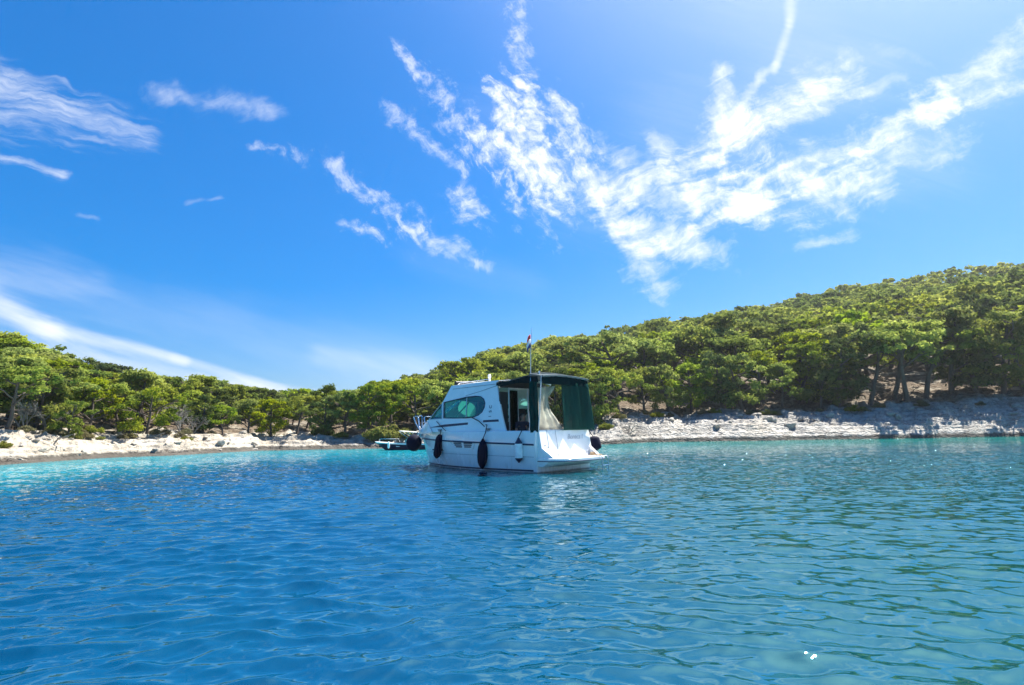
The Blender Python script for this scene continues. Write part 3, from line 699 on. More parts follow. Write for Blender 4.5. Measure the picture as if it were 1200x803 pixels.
if VV:
    V = np.concatenate(VV); me = np_mesh('distant_pine_wood', V, np.arange(len(V)).reshape(-1, 4), LEAF, {'tint': np.concatenate(TT)})
    tag(link('distant_pine_wood', me), 'far pine wood covering the hilltops up to the skyline', 'wood', kind='stuff')
print('TREES', len(used_tree), 'far', len(rest))

# bushes and dead trees
def bush(px, off, s, lab, me=None, grp='bushes on the shore rocks'):
    x, y = at_px(px, off); o = link('shore_bush', me or BUSHES[rnd.randrange(2)]); o.location = (x, y, gz(x, y) - .08 * s); o.rotation_euler = (0, 0, rnd.random() * 6); o.scale = (s, s, s * .8); tag(o, lab, 'bush', grp); return o
bush(3, 3.3, .75, 'small round bush on the pale rocks at the left photo edge'); bush(84, 4.0, .85, 'yellow-green bush at the foot of the leaning low pine'); bush(108, 4.8, .9, 'flat yellow-green bush right of the leaning low pine')
bush(119, 3.6, .42, 'tiny lone bush on the pale rock below the flat yellow bush'); bush(219, 3.6, .7, 'round bush under the grey leafless tree on the left bank'); bush(455, 3.4, 2.6, 'large round yellow-green bush beside the moored navy boat')
bush(442, 3.2, 1.7, 'lower yellow-green bush left of the big round bush by the navy boat'); bush(710, 3.6, 1.0, 'grey-green bush on the rocks right of the white boat\'s stern'); bush(772, 6.8, 1.0, 'dry olive bush on top of the grey bank below the round bright pine')
bush(400, 5.0, 1.0, 'bright low bush in the shade above the ledge'); bush(1005, 7.2, 1.2, 'low bush at the foot of the dark hollow on the right bank'); bush(900, 7.4, 1.0, 'dark low bush on the grey bank by the brown slope'); bush(838, 6.8, .9, 'dark bush at the foot of the dense pine on the grey bank')
def bare(px, off, s, lab, i):
    x, y = at_px(px, off); r_ = empty('leafless_tree', (x, y, gz(x, y)), rnd.random() * 6); r_.scale = (s, s, s); link('branches', BARE[i], r_); tag(r_, lab, 'tree', 'leafless grey trees'); return r_
bare(212, 5.8, 3.0, 'grey leafless tree leaning among the left bank pines', 0); bare(226, 6.4, 2.2, 'smaller grey leafless tree right of the bigger one on the left bank', 1); bare(56, 6.6, 2.8, 'grey dead tree between the pines at the far left', 1); bare(30, 6.8, 2.6, 'grey dead tree nearest the left photo edge', 0)
bare(738, 2.2, 1.6, 'bare grey dead shrub on the shore rocks right of the boat', 1)

for k in range(16):
    bush(5 + 300 * rnd.random(), 4.2 + 1.6 * rnd.random(), .35 + .45 * rnd.random(), 'low dry scrub clump at the edge of the left wood', BUSHES[2], 'scrub clumps along the left wood edge')
for k in range(14):
    bush(715 + 480 * rnd.random(), 6.2 + 2.0 * rnd.random(), .45 + .55 * rnd.random(), 'low dry scrub clump on top of the grey right bank', BUSHES[2], 'scrub clumps along the right bank top')
def fallen(px, off, l, rz, lab):
    x, y = at_px(px, off); rg = np.random.default_rng(int(px)); m_ = MB()
    P_ = bend((-l / 2, 0, 0), (l / 2, 0, .1 * l), 7, .22, rg); m_.tube(P_, [.055 * (1 - .8 * i / 7) + .008 for i in range(8)], 6)
    for i in (2, 3, 5): m_.tube(bend(P_[i], P_[i] + np.array([.28 * l, (.3 if i % 2 else -.3) * l * .6, .12 * l]), 4, .2, rg), [.025, .02, .014, .009, .004], 5)
    o = m_.build('fallen_branch', GREYBARK); o.location = (x, y, gz(x, y) + .10); o.rotation_euler = (0, -.1, rz); tag(o, lab, 'branch'); return o
fallen(70, 2.6, 2.0, -.5, 'grey fallen branch lying down the pale rocks below the leaning low pine'); fallen(178, 4.2, 1.8, .2, 'grey fallen branch lying under the wide low-branched pine on the left bank')
fallen(745, 1.6, 1.8, .6, 'grey driftwood branch on the rocks right of the white boat')

# boulders on the banks
def boulder_mesh(seed):
    bm = bmesh.new(); bmesh.ops.create_icosphere(bm, subdivisions=3, radius=1); r_ = np.random.default_rng(seed); o = r_.random(3) * 50
    pl = r_.normal(size=(9, 3)); pl /= np.linalg.norm(pl, axis=1)[:, None]
    for v in bm.verts:
        p = np.array(v.co); s_ = 1.0
        for n_ in pl:
            dd = p @ n_
            if dd > .62: s_ = min(s_, .62 / dd)
        v.co = Vector(p * s_ * (1 + .10 * float(fbm(np.array([p[0] * 2 + o[0]]), np.array([p[1] * 2 + p[2] * 1.7 + o[1]]), seed)[0])))
    me = bpy.data.meshes.new('boulder'); bm.to_mesh(me); bm.free(); me.materials.append(BOULDER); return me
BMS = [boulder_mesh(i) for i in range(5)]
def boulder(px, off, s, lab, grp):
    x, y = at_px(px, off); o = link('boulder', BMS[rnd.randrange(5)]); o.location = (x, y, gz(x, y) + .12 * s); o.scale = (s * (.9 + .6 * rnd.random()), s, s * (.5 + .35 * rnd.random())); o.rotation_euler = (rnd.random() * .4, rnd.random() * .4, rnd.random() * 6); tag(o, lab, 'boulder', grp)
for k in range(26): boulder(725 + 480 * rnd.random(), 2.2 + 4.6 * rnd.random(), .16 + .32 * rnd.random(), 'loose limestone boulder lying on the grey right bank', 'loose boulders on the right bank')
for k in range(34): boulder(5 + 300 * rnd.random(), .3 + 4.6 * rnd.random(), .10 + .24 * rnd.random() ** 2, 'loose pale stone lying on the left bank', 'loose stones on the left bank')

# ------------------------------------------------------------------ the white cabin boat
BT_ = math.radians(47); HBM = 1.27
bN = onz(629, 555)
ptv = Vector((-math.cos(BT_), -math.sin(BT_), 0)); bO = bN - ptv * HBM * 1.05
BOAT = empty('cabin_boat', bO, math.radians(90) + BT_); BOAT.scale = (1, 1.05, 1)
tag(BOAT, 'white cabin motorboat with dark green stern awning and hanging fenders', 'boat')
bpy.context.view_layer.update()
BM_ = Matrix.Translation(bO) @ Matrix.Rotation(math.radians(90) + BT_, 4, 'Z')
def bw(p): return BM_ @ Vector(p)

def cv(s, full, s0, p, aft=.0):                                # half-breadth along the hull, s = 0 stern .. 1 stem
    f_ = max(0.0, (s - s0) / (1 - s0)); return full * (1 - f_ ** p) - aft * max(0, 1 - s / .3) ** 2
CURV = [  # (x of stem end, half breadth fn, z fn)
    (6.25, lambda s: 0.0, lambda s: -.40 + .15 * s ** 4),
    (6.55, lambda s: cv(s, 1.22, .25, 1.9), lambda s: -.10 + .05 * s ** 3),
    (6.64, lambda s: cv(s, 1.27, .27, 2.0, .02), lambda s: .04),
    (6.84, lambda s: cv(s, 1.31, .30, 2.2, .02), lambda s: .47 + .06 * s),
    (7.05, lambda s: cv(s, 1.36, .33, 2.45, .03), lambda s: .83 + .19 * s),
    (7.05, lambda s: cv(s, 1.31, .33, 2.5, .03) if s < 1 else 0, lambda s: 1.22 + .05 * s)]
NS = 40
SS = [i / NS for i in range(NS + 1)]
def hp(k, s, side=1): c = CURV[k]; return Vector((c[0] * s, side * c[1](s), c[2](s)))
def hz(s, z, side=1, off=0.0):                                 # hull surface at height z
    for k in range(1, 5):
        z0, z1 = CURV[k][2](s), CURV[k + 1][2](s)
        if z <= z1 or k == 4:
            t = (z - z0) / (z1 - z0); p = hp(k, s, side).lerp(hp(k + 1, s, side), t); p.y += side * off; p.x += off * max(0, (s - .6)) * 1.5; return p
def hull_s(x, z):                                              # station whose surface at height z has this x
    lo, hi = 0.0, 1.0
    for _ in range(30):
        m_ = (lo + hi) / 2
        if hz(m_, z).x < x: lo = m_
        else: hi = m_
    return (lo + hi) / 2
def hside(x, z, off=0.0, side=1):
    s = hull_s(x, z); p = hz(s, z, side); p.y += side * off; return p
mb = MB()
for side in (1, -1): mb.grid([[hp(k, s, side) for k in range(6)] for s in SS])
tp = [hp(k, 0, 1) for k in range(6)]; mb.grid([[p for p in tp], [Vector((p.x, -p.y, p.z)) for p in tp]])
mb.build('hull', HULLM, BOAT, sharp=28)
# deck forward of the cockpit, side decks and cockpit coaming
mb = MB(); rows = []
for s in SS:
    e = hp(5, s)
    if e.x < 1.75: continue
    rows.append([Vector((e.x, e.y * t, e.z + .03 * (1 - t * t))) for t in np.linspace(-1, 1, 9)])
mb.grid(rows)
for side in (1, -1):
    rr_ = []
    for s in SS:
        e = hp(5, s)
        if e.x > 1.95: break
        rr_.append([Vector((e.x, side * e.y, e.z)), Vector((e.x, side * (e.y - .02), e.z + .022)), Vector((e.x, side * (e.y - .17), e.z + .022)), Vector((e.x, side * (e.y - .19), e.z)), Vector((e.x, side * (e.y - .2), .5))])
    mb.grid(rr_)
mb.box((.07, 0, .87), (.14, 2.3, .78)); mb.box((.95, 0, .49), (1.7, 2.25, .05))
mb.build('deck', GEL, BOAT, sharp=30)
# raked transom face with centre door line
mb = MB()
def tpt(y, z): return Vector((-.16 + .30 * (z - .42) * .55 - .03, y, z))
Z_ = [.40, .7, 1.0, 1.2, 1.245]; Y_ = [1.19, .6, 0, -.6, -1.19]
mb.grid([[tpt(y * (1 - .0 * z), z) for y in Y_] for z in Z_]); mb.grid([[tpt(y, 1.245), Vector((.12, y, 1.262))] for y in Y_])
for y in (1.19, -1.19): mb.grid([[tpt(y, z), Vector((.05, y, z))] for z in Z_])
TR = mb.build('transom', GEL, BOAT, sharp=30)
mb = MB(); mb.tube([tpt(.47, .44) + Vector((-.004, 0, 0)), tpt(.47, 1.24) + Vector((-.004, 0, 0))], .006, 5); mb.tube([tpt(.86, .70) + Vector((-.004, 0, 0)), tpt(.86, 1.24) + Vector((-.004, 0, 0))], .005, 5)
mb.tube([tpt(-.85, .56) + Vector((-.006, 0, 0)), tpt(-1.1, .56) + Vector((-.006, 0, 0))], .008, 5); mb.build('door_seam', GREYLINE, TR)
mb = MB(); mb.lathe([(.03, 0), (.03, .012), (.012, .02)], tpt(1.02, .80) + Vector((.01, 0, 0)), (-1, 0, 0), 10); mb.lathe([(.03, 0), (.03, .012), (.012, .02)], tpt(.90, .74) + Vector((.01, 0, 0)), (-1, 0, 0), 10); mb.lathe([(.02, 0), (.02, .012), (.01, .02)], tpt(.5, .5) + Vector((.01, 0, 0)), (-1, 0, 0), 10)
mb.build('drain_fitting', GREYLINE, TR)
# swim platform with sloping side cheeks
mb = MB(); prof = []
N_ = 24
def plat(y, x0, z): return Vector((x0, y, z))
out_ = [Vector((0.0, 1.22, 0))]
for i in range(N_ + 1):
    t = -1 + 2 * i / N_; y = -t * 1.2; out_.append(Vector((-.42 - .54 * (1 - abs(t) ** 6), y, 0)))
out_.append(Vector((0.0, -1.22, 0)))
mb.grid([[p * .985 + Vector((0, 0, .435)) for p in out_], [p + Vector((0, 0, .42)) for p in out_], [p + Vector((0, 0, .335)) for p in out_], [Vector((p.x * .35, p.y * .98, .18)) for p in out_]])
b0 = len(mb.v); mb.v.extend(tuple(p * .985 + Vector((0, 0, .435))) for p in out_); mb.f.append(list(range(b0, b0 + len(out_))))
for side in (1, -1):
    a_ = [Vector((.02, side * 1.20, .30)), Vector((.02, side * 1.20, .80)), Vector((-.12, side * 1.18, .74)), Vector((-.52, side * 1.12, .45)), Vector((-.52, side * 1.12, .37))]
    b_ = [Vector((p.x, p.y - side * .12, p.z)) for p in a_]; i0 = len(mb.v); mb.v.extend(map(tuple, a_ + b_))
    mb.f += [[i0 + i for i in range(5)], [i0 + 5 + i for i in range(5)]] + [[i0 + i, i0 + (i + 1) % 5, i0 + 5 + (i + 1) % 5, i0 + 5 + i] for i in range(5)]
PLAT = mb.build('swim_platform', GEL, BOAT, sharp=30)
mb = MB(); mb.tube([p * 1.004 + Vector((-.004, 0, .345)) for p in out_], .013, 6); mb.build('platform_edge', NAVY, PLAT)
mb = MB(); mb.box((-.45, -1.0, .452), (.34, .24, .03)); mb.box((-.36, -1.0, .50), (.10, .22, .07)); mb.build('step_pad', TEAK, PLAT)
# ladder
mb = MB()
for y in (-.52, -.82): mb.tube([(-.80, y, .44), (-.98, y, .45), (-1.04, y, .40), (-1.04, y, -.25)], .017, 7)
for z in (.16, -.10): mb.tube([(-1.04, -.52, z), (-1.04, -.82, z)], .015, 6)
mb.build('swim_ladder', STEEL, BOAT)
# hull lines
def band(z0, z1, off, s0=0.0, s1=.995, sides=(1, -1)):
    m_ = MB()
    for side in sides:
        ss = np.linspace(s0, s1, 44)
        m_.grid([[hz(s, z0(s), side, off), hz(s, z1(s), side, off)] for s in ss])
    return m_
band(lambda s: .045, lambda s: .095, .005, 0.02).build('boot_stripe', NAVY, BOAT)
band(lambda s: CURV[3][2](s) - .008, lambda s: CURV[3][2](s) + .006, .003, .01).build('hull_crease', GREYLINE, BOAT)
mb = MB()
for side in (1, -1): mb.tube([hz(s, CURV[4][2](s), side, .008) for s in np.linspace(0.005, 1, 44)], .026, 8)
mb.build('rub_rail', NAVY, BOAT)
# vent grille on the port topsides
mb = MB()
def vp(x, z, o): return hside(x, z, o)
mb.tube([vp(x, z, .008) for x, z in ((3.86, .93), (2.52, .86), (2.66, .68), (3.66, .72), (3.86, .93))], .012, 6); VG = mb.build('vent_grille', GEL, BOAT)
mb = MB()
for row, (z, xa, xb) in enumerate(((.865, 3.66, 2.66), (.805, 3.62, 2.70), (.745, 3.56, 2.74))):
    m_ = (xa + xb) / 2
    for x0, x1 in ((xa, m_ + .06), (m_ - .06, xb)): mb.grid([[vp(x, z - .02, .012) for x in np.linspace(x0, x1, 5)], [vp(x, z + .02, .012) for x in np.linspace(x0, x1, 5)]])
mb.build('vent_slot', NAVY, VG)

# cabin
def wy(z): return 1.17 - .11 * (z - 1.24)
def side_panel(outer, holes, side, thick=.035):
    bm = bmesh.new(); ed = []
    for loop in [outer] + holes:
        vs = [bm.verts.new((x, side * wy(z), z)) for x, z in loop]
        ed += [bm.edges.new((vs[i], vs[(i + 1) % len(vs)])) for i in range(len(vs))]
    bmesh.ops.triangle_fill(bm, use_beauty=True, use_dissolve=False, edges=ed)
    me = bpy.data.meshes.new('cabin_side'); bm.to_mesh(me); bm.free(); return me
OUT = [(1.30, 1.24), (1.50, 1.70), (1.72, 2.35), (1.86, 2.80), (1.76, 2.88), (4.10, 2.84), (4.28, 2.58), (4.48, 2.30), (4.85, 1.98), (5.23, 1.64), (5.20, 1.24)]
WIN = [(4.36, 1.73), (4.42, 2.27), (3.90, 2.33), (3.25, 2.40), (2.80, 2.41), (2.55, 2.38), (2.40, 2.29), (2.33, 2.16), (2.35, 2.02), (2.44, 1.88), (2.60, 1.78), (2.85, 1.72), (3.20, 1.70), (3.8, 1.71)]
TRI = [(5.13, 1.69), (4.87, 1.94), (4.52, 2.24), (4.45, 1.71)]
for side in (1, -1):
    me = side_panel(OUT, [WIN, TRI], side); me.materials.append(GEL); o = link('cabin_side', me, BOAT)
    md = o.modifiers.new('thickness', 'SOLIDIFY'); md.thickness = .05; md.offset = 0
    for loop in (WIN, TRI):
        m_ = MB(); m_.v = [(x, side * (wy(z)), z) for x, z in loop]; m_.f = [list(range(len(loop)))]
        gl = m_.build('side_window', GLASS, o, smooth=False)
        fr_ = MB(); pts_ = [(x, side * (wy(z) + .028), z) for x, z in loop]; fr_.tube(pts_ + [pts_[0]], .018, 6); fr_.build('window_frame', NAVY if loop is WIN else ALU, gl)
    m_ = MB(); m_.tube([(3.20, side * (wy(1.70) + .02), 1.70), (3.24, side * (wy(2.40) + .02), 2.40)], .02, 6); m_.build('window_divider', ALU, o)
def curve_v(v, xs, xf, hw, zs, zf, p=2.2): return Vector((xs + (xf - xs) * (1 - abs(v) ** p), hw * v, zs + (zf - zs) * (1 - v * v)))
VS = np.linspace(-1, 1, 21)
wsb = [curve_v(v, 5.23, 6.15, 1.12, 1.64, 1.68) for v in VS]; wst = [curve_v(v, 4.48, 4.98, 1.05, 2.30, 2.42) for v in VS]
rff = [curve_v(v, 4.10, 4.62, .99, 2.84, 2.93) for v in VS]; rfm = [curve_v(v, 3.0, 3.2, 1.0, 2.87, 2.98) for v in VS]; rfb = [curve_v(v, 1.30, 1.20, 1.0, 2.86, 2.93) for v in VS]; rfu = [p + Vector((.02, 0, -.10)) for p in rfb]
mb = MB(); mb.grid([wst, [a.lerp(b, .5) + Vector((.05, 0, .02)) for a, b in zip(wst, rff)], rff, rfm, rfb, rfu]); ROOF = mb.build('cabin_roof', GEL, BOAT, sharp=40)
mb = MB(); mb.grid([wsb, wst]); WS = mb.build('windscreen', GLASS, BOAT)
mb = MB()
for i in (5, 15): mb.tube([wsb[i], wst[i]], .028, 6)
mb.tube(wsb, .02, 6); mb.tube(wst, .022, 6); mb.build('windscreen_frame', ALU, WS)
# coachroof from the windscreen down to the foredeck
def deckc(v): return Vector((4.95 + (6.86 - 4.95) * (1 - abs(v) ** 2.0), 1.18 * math.copysign(abs(v) ** .85, v), 1.255))
mb = MB(); mb.grid([wsb, [a.lerp(deckc(v), .5) + Vector((.03, 0, .06)) for a, v in zip(wsb, VS)], [deckc(v) + Vector((.0, 0, .03)) for v in VS], [deckc(v) - Vector((0, 0, .06)) for v in VS]]); CR = mb.build('coachroof', GEL, BOAT, sharp=50)
mb = MB(); mb.box((6.25, 0, 1.53), (.42, .42, .03), ry=math.radians(28)); mb.build('deck_hatch', BLACK, CR)
# dark decals and lettering on the port side (and mirrored stripes)
def decal(pts_, side=1, o=.029):
    m_ = MB(); m_.v = [(x, side * (wy(z) + o), z) for x, z in pts_]; m_.f = [list(range(len(pts_)))]; return m_
for side in (1, -1):
    decal([(5.15, 1.40), (4.3, 1.415), (3.08, 1.475), (3.08, 1.545), (4.3, 1.50)], side).build('side_stripe', NAVY, BOAT, smooth=False)
    decal([(2.36, 1.535), (1.63, 1.545), (1.66, 1.615), (2.36, 1.605)], side).build('side_stripe', NAVY, BOAT, smooth=False)
def text_mesh(name, s, size, m, parent, mw, shear=0.0, ext=.002):
    cu_ = bpy.data.curves.new('lettering', 'FONT'); cu_.body = s; cu_.size = size; cu_.shear = shear; cu_.extrude = ext; cu_.align_x = 'CENTER'; cu_.align_y = 'CENTER'
    to = bpy.data.objects.new('lettering', cu_); COL.objects.link(to); dg = bpy.context.evaluated_depsgraph_get()
    me = bpy.data.meshes.new_from_object(to.evaluated_get(dg)); bpy.data.objects.remove(to); bpy.data.curves.remove(cu_)
    me.materials.clear(); me.materials.append(m); o = link(name, me, parent); o.matrix_local = mw; return o
# text runs upwards; glyph right = up, glyph up = towards the bow
tl = math.atan(.11)
for ch, z in (('I', 1.72), ('S', 1.88), ('C', 2.03)):
    xa = Vector((0, -math.sin(tl), math.cos(tl))); ya = Vector((1, 0, 0)); za = xa.cross(ya)
    Mx = Matrix((xa, ya, za)).transposed().to_4x4(); Mx.translation = Vector((2.05, wy(z) + .032, z))
    text_mesh('registration_lettering', ch, .17, NAVY, BOAT, Mx)
ya = (tpt(0, 1.1) - tpt(0, .9)).normalized(); xa = Vector((0, -1, 0)); za = xa.cross(ya)
Mx = Matrix((xa, ya, za)).transposed().to_4x4(); Mx.translation = tpt(-.42, 1.03) + za * .006
text_mesh('name_lettering', 'Bonaca I', .22, PALELINE, TR, Mx, .35)
# cabin lines, roof rails and fittings
mb = MB(); mb.tube([(4.0, wy(2.76) + .03, 2.72), (3.0, wy(2.74) + .03, 2.74), (1.9, wy(2.78) + .03, 2.76)], .010, 6); mb.tube([(3.3, wy(2.5) + .03, 2.45), (2.5, wy(2.6) + .03, 2.58), (1.86, wy(2.7) + .03, 2.70)], .010, 6); mb.build('roof_moulding', GREYLINE, ROOF)
mb = MB()
for side in (1, -1):
    mb.tube([(4.1, side * .72, 2.90), (4.0, side * .72, 2.95), (2.6, side * .72, 2.98), (2.5, side * .72, 2.93)], .014, 6)
    mb.tube([(3.1, side * .72, 2.90), (3.1, side * .72, 2.96)], .014, 6)
mb.build('roof_rail', STEEL, ROOF)
mb = MB(); mb.tube([(4.35, -.55, 2.97), (4.38, .0, 3.0), (4.35, .62, 2.97)], [.07, .085, .07], 10); mb.box((4.2, .3, 2.97), (.3, .5, .07)); mb.build('rolled_cover', BLACK, ROOF)
mb = MB(); mb.lathe([(.04, 0), (.04, .10), (.055, .11), (.055, .20), (.02, .23)], (2.9, .35, 2.97), n=10); mb.build('navigation_light', GEL, ROOF)
# cabin inside and aft bulkhead
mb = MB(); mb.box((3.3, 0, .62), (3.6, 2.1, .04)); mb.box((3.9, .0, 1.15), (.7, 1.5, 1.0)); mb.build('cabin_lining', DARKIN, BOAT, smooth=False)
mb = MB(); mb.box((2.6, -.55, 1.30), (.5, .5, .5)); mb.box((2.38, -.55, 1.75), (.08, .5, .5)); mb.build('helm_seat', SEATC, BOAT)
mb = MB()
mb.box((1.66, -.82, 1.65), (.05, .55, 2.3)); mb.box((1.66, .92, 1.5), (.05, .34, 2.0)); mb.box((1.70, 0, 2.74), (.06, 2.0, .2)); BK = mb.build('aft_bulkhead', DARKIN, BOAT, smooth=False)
mb = MB()
for y, t in ((.74, .02), (.34, .018), (-.14, .022), (-.54, .02)): mb.tube([(1.58, y, .55), (1.60, y, 2.64)], t, 6)
mb.tube([(1.60, .74, 2.62), (1.60, -.54, 2.62)], .02, 6); mb.build('door_frame', ALU, BK)
mb = MB(); mb.box((1.59, .54, 1.9), (.02, .36, 1.3)); mb.build('door_pane', GLASS, BK, smooth=False)
mb = MB(); mb.box((.55, -.95, .75), (1.0, .4, .5)); mb.box((1.38, .42, .72), (.42, .7, .46)); mb.build('cockpit_seat', GEL, BOAT)
# bow pulpit
mb = MB()
for side in (1, -1):
    y = side
    mb.tube([(7.0, .14 * y, 1.25), (7.22, .22 * y, 1.62), (7.30, .25 * y, 1.84), (7.18, .28 * y, 1.86), (6.85, .42 * y, 1.86), (6.75, .46 * y, 1.82), (6.55, .52 * y, 1.25)], .018, 7)
    mb.tube([(6.45, .56 * y, 1.25), (6.60, .54 * y, 1.80), (6.50, .58 * y, 1.86), (6.15, .74 * y, 1.86), (6.02, .80 * y, 1.82), (5.95, .86 * y, 1.25)], .018, 7)
    mb.tube([(6.05, .79 * y, 1.62), (5.2, 1.16 * y, 1.58), (4.9, 1.22 * y, 1.25)], .016, 7)
mb.build('bow_rail', STEEL, BOAT)
mb = MB(); mb.box((7.08, 0, 1.29), (.5, .16, .06)); mb.tube([(7.2, .0, 1.24), (7.36, 0, 1.15), (7.34, 0, .98)], .03, 7); mb.build('anchor_roller', STEEL, BOAT)
mb = MB(); mb.tube([(4.72, 1.17, 1.62), (4.5, 1.22, 1.50), (4.10, 1.26, 1.28)], .012, 6); mb.build('hand_rail', ROPE, BOAT)
mb = MB(); mb.tube([(3.3, wy(1.7) + .05, 1.70), (2.9, wy(1.7) + .07, 1.72), (2.5, wy(1.6) + .09, 1.58), (2.2, wy(1.5) + .11, 1.40)], .016, 6)
mb.build('fender_line', ROPE, BOAT)
for x in (4.45, 2.05, .6):
    mb = MB(); mb.tube([(x - .10, 1.24, 1.32), (x + .10, 1.24, 1.32)], .016, 6); mb.tube([(x - .04, 1.24, 1.25), (x - .04, 1.24, 1.32)], .014, 6); mb.tube([(x + .04, 1.24, 1.25), (x + .04, 1.24, 1.32)], .014, 6); mb.build('mooring_cleat', BLACK, BOAT)

# stern awning
AW = empty('awning', (0, 0, 0), 0, BOAT)
def awz(x, y):
    return 2.82 + .14 * math.exp(-((x - .35) / .55) ** 2) * (1 - .35 * (y / 1.25) ** 2) + .05 * (1 - (y / 1.25) ** 2) - .06 * max(0, -x)
YS = np.linspace(-1.13, 1.1, 17)
mb = MB(); mb.grid([[Vector((x, y, awz(x, y))) for y in YS] for x in np.linspace(1.25, -.16, 13)]); mb.build('awning_top', AWN, AW, solid=.012)
def curtain(pf, n, m_, z0, z1, amp, wl, nz=10, ph=0.0, flare=0.0):
    rows = []
    for j in range(nz + 1):
        t = j / nz; r_ = []
        for i in range(n + 1):
            u = i / n; P_, N_2 = pf(u); zt = z0(u); zb = z1(u); z = zt + (zb - zt) * t
            o_ = amp * math.sin(u * wl + ph + 1.2 * t) * (.25 + .75 * t) + amp * .5 * math.sin(u * wl * 2.3 + 2 + ph - t * 1.7)
            r_.append(Vector((P_[0] + N_2[0] * o_, P_[1] + N_2[1] * o_ - flare * u * t, z)))
        rows.append(r_)
    mm = MB(); mm.grid(rows); return mm
# port and aft valance
curtain(lambda u: ((1.75 - 1.75 * u, 1.12), (0, 1)), 40, GREEN, lambda u: awz(1.75 - 1.75 * u, 1.1) - .03, lambda u: 2.70 - .02 * math.sin(u * 9), .025, 22, 4).build('port_valance', SHADECANVAS, AW, solid=.012)
curtain(lambda u: ((-.14, 1.12 - 2.24 * u), (-1, 0)), 40, GREEN, lambda u: awz(-.14, 1.1 - 2.2 * u) - .03, lambda u: 2.64, .02, 26, 4).build('stern_valance', SHADECANVAS, AW, solid=.012)
curtain(lambda u: ((-.10 - .06 * u, .20 - 1.33 * u), (-1, 0)), 46, GREEN, lambda u: 2.72, lambda u: 1.24, .06, 15, 12, flare=.27).build('stern_curtain', MESH, AW, solid=.012)
curtain(lambda u: ((-.12 + .75 * u, -1.14 - .05 * math.sin(u * 3)), (0, 1)), 24, GREEN, lambda u: 2.74, lambda u: 1.26, .05, 14, 12, flare=.12).build('quarter_curtain', GREEN, AW, solid=.012)
mb = MB(); mb.tube([(.20, 1.19, 2.72), (.19, 1.20, 2.2), (.17, 1.21, 1.7), (.14, 1.21, 1.19)], [.07, .095, .085, .10], 12); mb.tube([(.06, 1.17, 2.70), (.04, 1.18, 2.0), (.03, 1.18, 1.2)], [.05, .06, .06], 10); mb.build('furled_curtain', GREEN, AW)
# pale starboard curtain with a scooped edge
mb = MB(); rows = []
for j in range(13):
    t = j / 12; z = 2.70 - 1.44 * t; xe = float(np.interp(z, [1.26, 1.33, 1.61, 1.91, 2.31, 2.65], [.52, .60, .80, 1.06, 1.15, .80]))
    rows.append([Vector((1.60 + (xe - 1.60) * u, -.62 - .03 * math.sin(u * 18 + t * 2), z)) for u in np.linspace(0, 1, 15)])
mb.grid(rows); mb.build('starboard_curtain', cloth('pale_curtain', (.78, .78, .72), .5), AW, solid=.012)
mb = MB()
for x, zt in ((.30, None), (-.12, None)):
    mb.tube([(x if x > 0 else -.05, 1.20, 1.24), (x, 1.10, awz(x, 1.1) - .02)] + [(x, y, awz(x, y) - .02) for y in (.7, 0, -.7, -1.12)] + [(x if x > 0 else -.05, -1.38, 1.24)], .016, 7)
mb.tube([(-.05, 1.21, 1.24), (-.14, 1.13, 2.88)], .012, 6); mb.tube([(.30, .71, 2.95), (.30, .71, 3.08)], .03, 6); mb.tube([(-.15, -1.13, 2.82), (.5, -1.10, 2.90)], .015, 6)
mb.build('awning_frame', STEEL, AW)
mb = MB(); mb.tube([(.35, y, awz(.35, y) + .025) for y in YS], .028, 7); mb.tube([(-.16, y, awz(-.16, y) + .01) for y in YS], .026, 7); mb.build('awning_seam', AWN, AW)
# mast and courtesy flag
mb = MB(); mb.tube([(1.05, .3, 2.9), (1.04, .28, 3.8), (.97, .27, 4.6)], [.016, .012, .006], 7); mb.build('flag_mast', ALU, BOAT)
FL = empty('flag', bw((1.02, .28, 3.95)), math.radians(90) + BT_); tag(FL, 'small drooping red white and blue flag on the white boat\'s mast', 'flag')
for nm, m_, u0_, u1_ in (('red_band', RED, .66, 1.0), ('white_band', WHITECLOTH, .33, .66), ('blue_band', BLUE, 0, .33)):
    rows = []
    for j in range(9):
        t = j / 8; rows.append([Vector((.012 + .02 * math.sin(5 * t + 6 * u) * t, .015 + .20 * t * (.9 + .1 * u), .42 * u - .20 * t * t - .02 * t)) for u in np.linspace(u0_, u1_, 5)])
    mb = MB(); mb.grid(rows); mb.build(nm, m_, FL, solid=.004)

